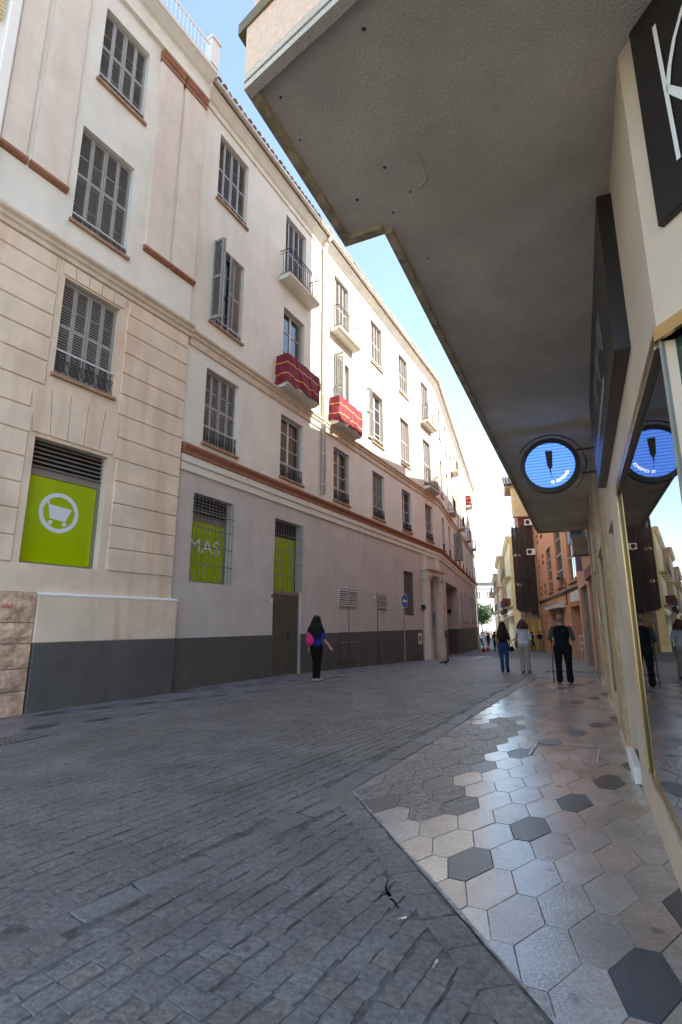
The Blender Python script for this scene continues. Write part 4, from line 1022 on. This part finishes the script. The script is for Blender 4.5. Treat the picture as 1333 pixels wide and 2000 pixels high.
# ------------------------------------------------------------------ tree at the far end
def tree(x,y,z,h,r,label):
    o=thing('street_tree',label,'tree',(x,y,z)); q=MB(); q.tube((0,0,0),(0.05,0,h*.45),.16,.11,8)
    for k in range(6):
        a=k*1.05; q.tube((.05,0,h*.42),(r*.6*math.cos(a),r*.6*math.sin(a),h*.68+.3*math.sin(k*2)),.07,.03,6)
    q.build('trunk',M_door,o,T(x,y,z)); q=MB()
    for k in range(3200):
        v=Vector((rnd.gauss(0,1),rnd.gauss(0,1),rnd.gauss(0,1))).normalized()*(rnd.random()**.45)
        nn=1+.45*noise.noise(v*2.3); p=Vector((v.x*r*nn,v.y*r*nn,h*.70+v.z*h*.32*nn)); s=rnd.uniform(.12,.26)
        u=Vector((rnd.gauss(0,1),rnd.gauss(0,1),rnd.gauss(0,1))).normalized(); w_=u.orthogonal().normalized()
        q.face([p-u*s,p+w_*s*.5,p+u*s,p-w_*s*.5])
    q.build('crown',mat('leaf_green',(.035,.085,.016),.6,.4,3),o,T(x,y,z))
tree(29.0,108,-1.41,6.6,2.5,'green street tree in front of the pale block')

# ------------------------------------------------------------------ street things
def sign_post():
    x,y=2.75+0.0,22.75; z=gz(y)
    o=thing('traffic_sign','round blue one way sign on a thin grey pole by the facade','sign',(x,y,z)); M=T(x,y,z)
    q=MB(); q.tube((0,0,0),(0,0,2.98),.03,n=10); q.build('pole',mat('pale_grey_pole',(.30,.31,.33),.4,.1,4,metal=.3),o,M)
    D=M@T(0,0,2.66)@RZ(R(90-126)); q=MB(); n=32        # disc normal +x local
    q.prism([(.31*math.cos(2*math.pi*k/n),.31*math.sin(2*math.pi*k/n)) for k in range(n)],.035,.045)
    D2=D@Matrix.Rotation(R(90),4,'Y')
    q.build('white_rim',M_white,o,D2)
    q=MB(); q.prism([(.285*math.cos(2*math.pi*k/n),.285*math.sin(2*math.pi*k/n)) for k in range(n)],.046,.05); f=q.build('blue_face',M_blue,o,D2)
    q=MB()
    q.face([(-.035,.20,.052),(.035,.20,.052),(.035,-.05,.052),(-.035,-.05,.052)]); q.face([(0,-.20,.052),(-.10,-.05,.052),(.10,-.05,.052)])
    sub('arrow',q.mesh('arrow',[M_white]),f)
sign_post()
def cone(x,y,label):
    z=gz(y); o=thing('traffic_cone',label,'cone',(x,y,z),'traffic cones at the far left'); M=T(x,y,z)
    q=MB(); q.prism([(-.2,-.2),(.2,-.2),(.2,.2),(-.2,.2)],0,.04); q.build('base',mat('cone_red',(.55,.035,.015),.5,.1,5),o,M)
    q=MB(); q.tube((0,0,.04),(0,0,.30),.15,.11,14); q.build('lower_body',MAT['cone_red'],o,M,True); q=MB(); q.tube((0,0,.48),(0,0,.78),.075,.025,14); q.build('tip',MAT['cone_red'],o,M,True)
    q=MB(); q.tube((0,0,.30),(0,0,.48),.11,.075,14); q.build('white_band',M_white,o,M,True)
cone(11.75,43.6,'red traffic cone nearest, left of the pair at the far end'); cone(12.95,46.6,'red traffic cone behind, right of the pair at the far end')
def pigeon(x,y):
    z=gz(y)+.0; o=thing('pigeon','small dark pigeon standing on the street near the portal','bird',(x,y,z)); M=T(x,y,z)@RZ(R(25))@Matrix.Diagonal((1.25,1.25,1.25,1))
    q=MB(); q.ball((0,0,.13),.11,.06,.055); q.ball((.10,0,.19),.035,.032,.06); q.ball((.12,0,.245),.033,.028,.03); q.tube((.15,0,.245),(.175,0,.238),.008,.003,6)
    q.tube((-.07,0,.13),(-.20,0,.10),.04,.02,8); q.tube((.01,.02,.10),(.015,.02,.0),.006,n=5); q.tube((.01,-.02,.10),(.015,-.02,.0),.006,n=5)
    q.build('body',mat('pigeon_grey',(.035,.037,.045),.5,.3,30),o,M,True)
pigeon(4.14,21.1)
# drain grates, access cover slots, tar crack, litter
def flat(name,pts,z,m,label,cat,th=.006):
    q=MB(); q.prism(pts,z,z+th); return tag(q.build(name,m),label,cat)
def rect(cx,cy,L,W_,az):
    a=R(az); d=Vector((math.sin(a),math.cos(a))); n=Vector((math.cos(a),-math.sin(a))); c=Vector((cx,cy))
    return [tuple(c-d*L/2-n*W_/2),tuple(c-d*L/2+n*W_/2),tuple(c+d*L/2+n*W_/2),tuple(c+d*L/2-n*W_/2)]
q=MB(); q.prism(rect(2.32,6.66,.62,.05,28),.001,.006)
q.prism(rect(2.335,6.655,.60,.012,28),.006,.008,1); q.prism(rect(2.30,6.665,.60,.010,28),.006,.008,1)
tag(q.build('cover_edge',[M_zinc,M_black]),'shiny steel edge of the pavement access cover, left side','cover')
q=MB(); q.prism(rect(2.96,6.39,.66,.05,28),.001,.005); q.prism(rect(2.95,6.39,.66,.012,28),.005,.007,1)
tag(q.build('cover_edge',[M_zinc,M_black]),'dull steel edge of the pavement access cover, wall side','cover')
flat('cover_joint',rect(2.80,6.83,.68,.012,114),.001,M_black,'thin dark joint along the far side of the access cover','cover',.003)
q=MB()
cr=random.Random(4)
for a,L,w0 in ((4,.22,.008),(-95,.13,.004),(-138,.16,.006),(166,.22,.012),(84,.09,.003)):
    d=Vector((math.sin(R(a)),math.cos(R(a)))); n=Vector((d.y,-d.x)); c=Vector((.265,3.30)); prev=[c-n*w0,c+n*w0]; m_=6
    for k in range(1,m_+1):
        t=k/m_; w1=w0*(1-t)*cr.uniform(.6,1.3); ce=c+d*L*t+n*cr.uniform(-.012,.012)
        cur=[ce-n*w1,ce+n*w1]; q.face([tuple(prev[0])+(.0035,),tuple(prev[1])+(.0035,),tuple(cur[1])+(.0035,),tuple(cur[0])+(.0035,)]); prev=cur
tag(q.build('broken_joint',mat('deep_crack',(.006,.005,.005),1,.1,5,spec=.05)),'black star shaped broken joint between the cobbles','crack')
def grate(cx,cy,L,W_,az,label):
    o=thing('drain_grate',label,'drain',(cx,cy,gz(cy)),'drain grates'); q=MB(); q.prism(rect(cx,cy,L,W_,az),gz(cy)+.001,gz(cy)+.004); q.build('pit',M_dark,o)
    q=MB(); n=14; a=R(az); d=Vector((math.sin(a),math.cos(a)))
    for k in range(n):
        c=Vector((cx,cy))+d*(L*(k/(n-1)-.5)*.96); q.prism(rect(c.x,c.y,.02,W_,az),gz(cy)+.004,gz(cy)+.012)
    q.build('bars',M_metalg,o)
grate(-4.35,7.15,.9,.45,28,'iron drain grate in the left gutter at the frame edge')
grate(7.6,17.2,1.9,.7,114,'long drain grate across the pavement beyond the standing man')
for i,(x,y,a,lb) in enumerate(((.42,2.66,60,'cigarette end on the cobbles near the tiled pavement, nearest'),(.31,3.02,20,'cigarette end lying beside the star shaped crack'))):
    o=thing('cigarette_end',lb,'litter',(x,y,.008)); M=T(x,y,.011)@RZ(R(a))
    q=MB(); q.tube((-.022,0,0),(.0,0,0),.0045,n=8); q.build('filter',M_sand,o,M); q=MB(); q.tube((0,0,0),(.03,0,0),.0045,n=8); q.build('paper',M_white,o,M)

# ------------------------------------------------------------------ people
def human(label,loc,az,H,mats,pose,hair,vox=.011,group=None,extra=None):
    """figure seen from behind by default; local +y is forward. mats: skin, top, sleeve, trousers, shoe"""
    o=thing('person',label,'person',loc,group,0); k=H/1.70
    M=T(*loc)@RZ(-R(az))@Matrix.Diagonal((k,k,k,1))
    sk,tp_,sl,tr,sh=0,1,2,3,4
    segs=[]
    def S(a,b_,ra,rb,m,fl=1.0): segs.append((Vector(a),Vector(b_),ra,rb,m,fl))
    hw=pose.get('hip',.165); sw=pose.get('sh',.185); lean=pose.get('lean',0)
    hipz=.90
    # trunk: stacked ellipses
    q=MB()
    tors=[(.80,hw*.80,.105,tr),(.88,hw,.125,tr),(.96,hw*.98,.12,tr),(1.03,hw*.86,.105,tp_),(1.12,pose.get('waist',.135),.10,tp_),(1.24,sw*.86,.115,tp_),(1.34,sw*.98,.115,tp_),(1.41,sw*.92,.095,tp_),(1.45,sw*.55,.07,tp_),(1.475,.062,.058,sk)]
    def ell(b,rings,n=20):
        i0=len(b.v)
        for z,rx,ry,*_ in rings:
            for t in range(n): a=2*math.pi*t/n; b.v.append((rx*math.cos(a),ry*math.sin(a)+lean*(z-.9),z))
        for r in range(len(rings)-1):
            for t in range(n): b.f.append((i0+r*n+t,i0+r*n+(t+1)%n,i0+(r+1)*n+(t+1)%n,i0+(r+1)*n+t)); b.m.append(0)
        b.f.append(tuple(range(i0+n-1,i0-1,-1))); b.m.append(0); b.f.append(tuple(range(i0+(len(rings)-1)*n,i0+len(rings)*n))); b.m.append(0)
    ell(q,tors)
    yo_=lambda z: lean*(z-.9)
    S((0,yo_(1.44),1.44),(0,yo_(1.53)+.005,1.55),.058,.054,sk)
    # legs
    for s,(kn,an) in ((-1,pose['legL']),(1,pose['legR'])):
        h=Vector((s*hw*.52,0,hipz)); kn=Vector((s*hw*.5+kn[0],kn[1],kn[2])); an=Vector((s*hw*.46+an[0],an[1],an[2]))
        lg_=pose.get('leg',1.0)
        S(h,kn,.092*lg_,.066*lg_,tr); S(kn,kn.lerp(an,.35),.062*lg_,.062*lg_,tr); S(kn.lerp(an,.35),an,.062*lg_,pose.get('cuff',.045),tr)
        toe=an+Vector((.03*s,.17,-.045)); heel=an+Vector((0,-.05,-.042)); S(an+Vector((0,0,-.035)),heel,.044,.042,sh); S(heel,toe,.042,.040,sh)
    # arms
    for s,(el,wr,cov) in ((-1,pose['armL']),(1,pose['armR'])):
        a=Vector((s*(sw-.025),yo_(1.39),1.385)); el=Vector(el); wr=Vector(wr)
        S(a,el,.056*pose.get('arm',1),.047*pose.get('arm',1),sl)
        if cov<1: S(a.lerp(el,.72),el,.040,.040,sk)
        S(el,wr,.040 if cov<1.5 else .048,.028,sk if cov<1.5 else sl)
        d=(wr-el).normalized(); u=Vector((s*.2,1,0)); u=(u-d*u.dot(d)).normalized(); v=d.cross(u)
        palm=wr+d*.07; S(wr,palm,.027,.032,sk)
        for f,(off,L) in enumerate(((-.026,.062),(-.009,.075),(.009,.070),(.025,.055))):
            p0=palm+u*off; p1=p0+d*L*.55; p2=p1+d*L*.4+v*.02*s; S(p0,p1,.010,.009,sk); S(p1,p2,.009,.008,sk)
        S(wr+d*.02+u*.02,wr+d*.06+u*.055,.012,.010,sk); S(wr+d*.06+u*.055,wr+d*.09+u*.055,.010,.009,sk)
    # head with face
    hy=yo_(1.6)+.01; hc=Vector((0,hy,1.615))
    b=q; b.ball(hc,.076,.098,.115,nu=16,nv=12); b.ball((0,hy+.03,1.555),.056,.06,.06,nu=12,nv=8)
    b.ball((0,hy+.10,1.60),.013,.02,.022,nu=8,nv=6)
    for s in (-1,1): b.ball((s*.078,hy,1.605),.012,.022,.032,nu=8,nv=6)
    for a,c,ra_,rb_,m,fl in segs:
        b.tube(a,c,ra_,rb_,12); b.ball(a,ra_,ra_,ra_,nu=12,nv=8); b.ball(c,rb_,rb_,rb_,nu=12,nv=8)
    me=b.mesh('body',[M_skin]); tmp=bpy.data.objects.new('tmp',me)
    rm=tmp.modifiers.new('r','REMESH'); rm.mode='VOXEL'; rm.voxel_size=vox; sm=tmp.modifiers.new('s','SMOOTH'); sm.iterations=3; sm.factor=.5
    body=evaluated(tmp)
    body.materials.clear()
    for m in mats: body.materials.append(m)
    # cloth folds and material regions
    nv_=len(body.vertices); co=np.empty(nv_*3); body.vertices.foreach_get('co',co); co=co.reshape(-1,3); no=np.empty(nv_*3); body.vertex_normals.foreach_get('vector',no); no=no.reshape(-1,3)
    fo=.006*np.sin(co[:,0]*31+co[:,2]*23)*np.sin(co[:,1]*37-co[:,2]*29+1.3)*(co[:,2]<1.38)*(co[:,2]>.1)
    body.vertices.foreach_set('co',(co+no*fo[:,None]).ravel())
    waist=pose.get('hem',.99)
    npoly=len(body.polygons); cc=np.empty(npoly*3); body.polygons.foreach_get('center',cc); cc=cc.reshape(-1,3)
    best=np.full(npoly,9.0); mi=np.zeros(npoly,dtype=np.int32)
    for a,e,ra_,rb_,m,fl in segs:
        a_n=np.array(a); d=np.array(e)-a_n; t=np.clip((cc-a_n)@d/max(d@d,1e-8),0,1); dd=np.linalg.norm(cc-(a_n+t[:,None]*d),axis=1)-(ra_+(rb_-ra_)*t)
        k_=dd<best-1e-5; best[k_]=dd[k_]; mi[k_]=m
    z=cc[:,2]; tz=[q_[0] for q_ in tors]; rx=np.interp(z,tz,[q_[1] for q_ in tors]); ry=np.interp(z,tz,[q_[2] for q_ in tors])
    dd=(np.hypot(cc[:,0]/rx,(cc[:,1]-lean*(z-.9))/ry)-1)*np.minimum(rx,ry)
    k_=(z>.78)&(z<1.47)&(dd<best+.004); mi[k_]=np.where(z[k_]<waist,tr,tp_)
    mi[z>1.50]=sk
    body.polygons.foreach_set('material_index',mi)
    body.polygons.foreach_set('use_smooth',[True]*len(body.polygons))
    bo=obj('body',body,o,M)
    # hair: a noisy shell of locks
    if hair:
        hm,hl,hwid,vol=hair; q=MB(); 
        q.ball((0,hy-.012,1.635),.088+vol*.3,.112+vol*.3,.112+vol*.25,nu=20,nv=14)
        n=90 if hl>.08 else 0
        for i in range(n):
            a=R(rnd.uniform(150,390)); r0=.07; st=Vector((r0*math.cos(a),hy-.01+r0*1.1*math.sin(a),1.66+rnd.uniform(-.03,.04)))
            pr=st; L=hl*rnd.uniform(.75,1.05); m_=7
            for k2 in range(1,m_+1):
                t=k2/m_; w1=hwid*(.45+.55*math.sin(min(1,t*1.3)*1.5))
                p=Vector((math.cos(a)*(.085+w1*t)+.02*math.sin(t*9+i)*(vol*8), hy-.01+min(.03,math.sin(a)*(.10+.07*t+vol*t))+.014*math.cos(t*8+i*2)*(vol*8), 1.66-L*t*1.02+.02*math.sin(math.pi*t)))
                q.tube(pr,p,.020+vol*.06,.018+vol*.05 if k2<m_ else .006,6); pr=p
        hme=q.mesh('hair',[hm],True)
        for v in hme.vertices: v.co=v.co+Vector((noise.noise(v.co*38),noise.noise(v.co*38+Vector((7,0,0))),noise.noise(v.co*38+Vector((0,9,0)))))*(.008+vol*.12)
        obj('hair',hme,o,M)
    return o,M
C=lambda n,c,**k: mat(n,c,.9,.15,14,spec=.12,**k)
walk=dict(legL=((.02,.03,.48),(.0,-.10,.09)),legR=((.0,.10,.50),(.0,.16,.085)),armL=((-.25,-.02,1.12),(-.27,.06,.87),0),armR=((.25,-.05,1.12),(.27,-.05,.86),0))
# woman with the pink backpack
ps=dict(walk); ps.update(legL=((.045,.04,.48),(.055,-.05,.085)),legR=((-.035,.03,.49),(-.055,.03,.085)),armL=((-.25,.0,1.12),(-.29,.05,.87),0),armR=((.27,-.03,1.14),(.42,.02,.93),0),hip=.20,hem=.95,sh=.185,leg=1.1,arm=1.1)
wm,WMx=human('woman in blue shirt and black leggings with long curly black hair walking along the facade',(-.65,13.98,0),32,1.63,[M_skin,C('royal_blue_shirt',(.012,.03,.22)),C('royal_blue_shirt',(.012,.03,.22)),C('black_leggings',(.008,.008,.010)),C('white_sneaker',(.35,.33,.32))],ps,(M_hairb,.46,.15,.085))
def bag_mesh(rx,ry,rz,m,p=2.6):
    q=MB(); q.ball((0,0,0),rx,ry,rz,nu=20,nv=14); me=q.mesh('bag',[m],True)
    for v in me.vertices:
        n=Vector((v.co.x/rx,v.co.y/ry,v.co.z/rz)); L=(abs(n.x)**p+abs(n.y)**p+abs(n.z)**p)**(1/p); v.co=v.co/max(L,.01)
    return me
def bag(name,label,M0,rx,ry,rz,m,straps,pocket=True):
    L=WMrt(M0); o=thing(name,label,'bag',L); obj('bag_body',bag_mesh(rx,ry,rz,m),o,M0)
    if pocket: obj('pocket',bag_mesh(rx*.75,ry*.5,rz*.45,m),o,M0@T(0,-ry*.85,-rz*.35))
    q=MB()
    for st in straps: q.path([Vector(p) for p in st],.012,6)
    obj('strap',q.mesh('strap',[m]),o,M0); return o
def WMrt(M): v=M.to_translation(); return (v.x,v.y,v.z)
bag('backpack','bright pink backpack on the back of the woman by the facade',WMx@T(-.07,-.19,1.13)@RZ(R(-6)),.125,.085,.185,mat('hot_pink',(.62,.02,.16),.6,.12,14),[[(-.07,.05,.16),(-.07,.16,.27),(-.07,.27,.15)],[(.08,.05,.16),(.12,.16,.27),(.12,.27,.15)]])
# two women walking ahead
ps=dict(walk); ps.update(legL=((.02,.0,.48),(.03,-.02,.085)),legR=((.0,.08,.49),(-.0,.10,.085)),armL=((-.23,.0,1.12),(-.22,.10,.90),0),armR=((.22,.10,1.14),(.12,.30,1.12),0),hip=.185,hem=1.02,sh=.165,cuff=.062,leg=1.1)
g1,Mg=human('young woman in blue jeans and black top with long dark wavy hair',(5.26,17.15,gz(17.15)),24,1.56,[M_skin,C('black_top',(.010,.008,.010)),M_skin,C('blue_jeans',(.02,.055,.13)),C('black_sneaker',(.02,.02,.022))],ps,(M_hairr,.52,.11,.05))
bag('handbag','small dark handbag at the side of the young woman in jeans',Mg@T(.28,-.02,.80)@RZ(R(20)),.09,.05,.09,C('navy_leather',(.015,.014,.03)),[[(-.05,0,.08),(-.10,.0,.55)],[(.05,0,.08),(-.08,0,.55)]],False)
ps=dict(walk); ps.update(legL=((.02,.02,.48),(.03,-.0,.085)),legR=((.0,.05,.49),(.03,.06,.085)),armL=((-.23,.08,1.13),(-.30,.26,1.08),0),armR=((.24,.04,1.12),(.23,.14,.90),0),hip=.195,hem=.95,sh=.18,cuff=.075,leg=1.2,arm=1.15)
g2,Mh=human('woman in white shirt and beige trousers with bobbed auburn hair',(5.80,16.8,gz(16.8)),20,1.61,[M_skin,C('white_blouse',(.52,.52,.58)),C('white_blouse',(.52,.52,.58)),C('beige_trousers',(.34,.29,.25)),C('olive_shoe',(.07,.075,.06))],ps,(M_haira,.22,.09,.06))
bag('shoulder_bag','tan leather shoulder bag on the woman in the white shirt',Mh@T(-.22,-.03,.92)@RZ(R(70)),.12,.05,.14,C('tan_leather',(.22,.085,.03)),[[(-.06,0,.12),(.02,-.06,.50)],[(.06,0,.12),(.02,-.06,.50)]],False)
# man with walking stick
ps=dict(walk); ps.update(legL=((-.02,.02,.48),(-.03,.0,.085)),legR=((.02,.0,.48),(.04,.02,.085)),armL=((-.29,.02,1.13),(-.24,.20,1.05),2),armR=((.28,.0,1.12),(.25,.05,.86),1.2),hip=.205,hem=1.0,sh=.228,waist=.19,cuff=.085,leg=1.3,arm=1.25)
mn,Mm=human('man in black waistcoat, green sleeves and dark trousers with grey hair',(5.70,13.63,0),20,1.66,[M_skin,C('black_waistcoat',(.010,.010,.014)),mat('green_check',(.05,.06,.035),.8,.6,40),C('charcoal_trousers',(.009,.009,.011)),C('black_shoe',(.008,.008,.008))],ps,(M_hairg,.04,.0,.0))
q=MB(); q.tube((-.25,.24,1.0),(-.27,.10,.06),.013,.012,10); q.tube((-.27,.10,.06),(-.272,.098,.0),.017,.017,10); q.path([(-.25,.24,1.0),(-.25,.23,1.05),(-.25,.17,1.07),(-.25,.12,1.05)],.014,8)
tag(q.build('walking_stick',M_black,None,Mm,True),'black walking stick held by the man in the waistcoat','walking stick')
# distant people
far=[('dark clothed person in shorts standing by the ochre doors, left of the two',16.9,46.5,1.62,(.03,.03,.035),(.05,.04,.035)),('dark clothed person standing by the ochre doors, right of the two',17.45,46.3,1.68,(.012,.014,.03),(.30,.24,.2)),
('dark dressed person in the shade beyond the cones, nearer of two',14.0,48.0,1.68,(.012,.012,.018),(.012,.012,.018)),('dark dressed person in the shade beyond the cones, farther of two',15.2,54.5,1.66,(.02,.016,.02),(.02,.02,.03))]
hub=dict(walk); hub.update(hip=.17)
protos=[]
for i,(lb,x,y,h,c1,c2) in enumerate(far):
    human(lb,(x,y,gz(y)),rnd.uniform(-20,200),h,[M_skin,C('far_top_%d'%i,c1),C('far_top_%d'%i,c1),C('far_trousers_%d'%i,c2),M_black],hub,(M_hairb,.04,0,0),.022)
tops=[(.6,.6,.6),(.55,.5,.12),(.6,.6,.62),(.2,.25,.4),(.5,.5,.52),(.6,.58,.55),(.05,.05,.06),(.45,.1,.08),(.6,.6,.6),(.3,.33,.4),(.55,.55,.5),(.1,.1,.12)]
crowd_src=None
cn=['white top nearest','yellow top nearest','white top second','blue top','pale grey top','cream top','black top nearest','red top','white top third','slate blue top','off white top','black top farthest']
for i,c1 in enumerate(tops):
    y=66+i*3.4; x=y*math.tan(R(14.9+2.0*((i*7)%12)/11.0))
    ml=[M_skin,C('crowd_top_%d'%i,c1),C('crowd_top_%d'%i,c1),C('crowd_trousers_%d'%(i%3),((.05,.06,.1),(.3,.28,.25),(.02,.02,.02))[i%3]),M_black]
    if crowd_src is None:
        o,M=human('distant pedestrian in the far square, %s'%cn[i],(x,y,gz(y)),30,1.70,ml,hub,(M_hairr,.04,0,0),.03,'crowd in the far square'); crowd_src=[c for c in o.children]; continue
    o=thing('person','distant pedestrian in the far square, %s'%cn[i],'person',(x,y,gz(y)),'crowd in the far square')
    M=T(x,y,gz(y))@RZ(rnd.uniform(0,6))@Matrix.Diagonal((1,1,rnd.uniform(.93,1.06),1))
    for c in crowd_src:
        me=c.data.copy() if c.name.startswith('body') else c.data
        if c.name.startswith('body'):
            me.materials.clear()
            for m in ml: me.materials.append(m)
        obj(c.name.split('.')[0],me,o,M)
bpy.data.scenes.remove(TS)
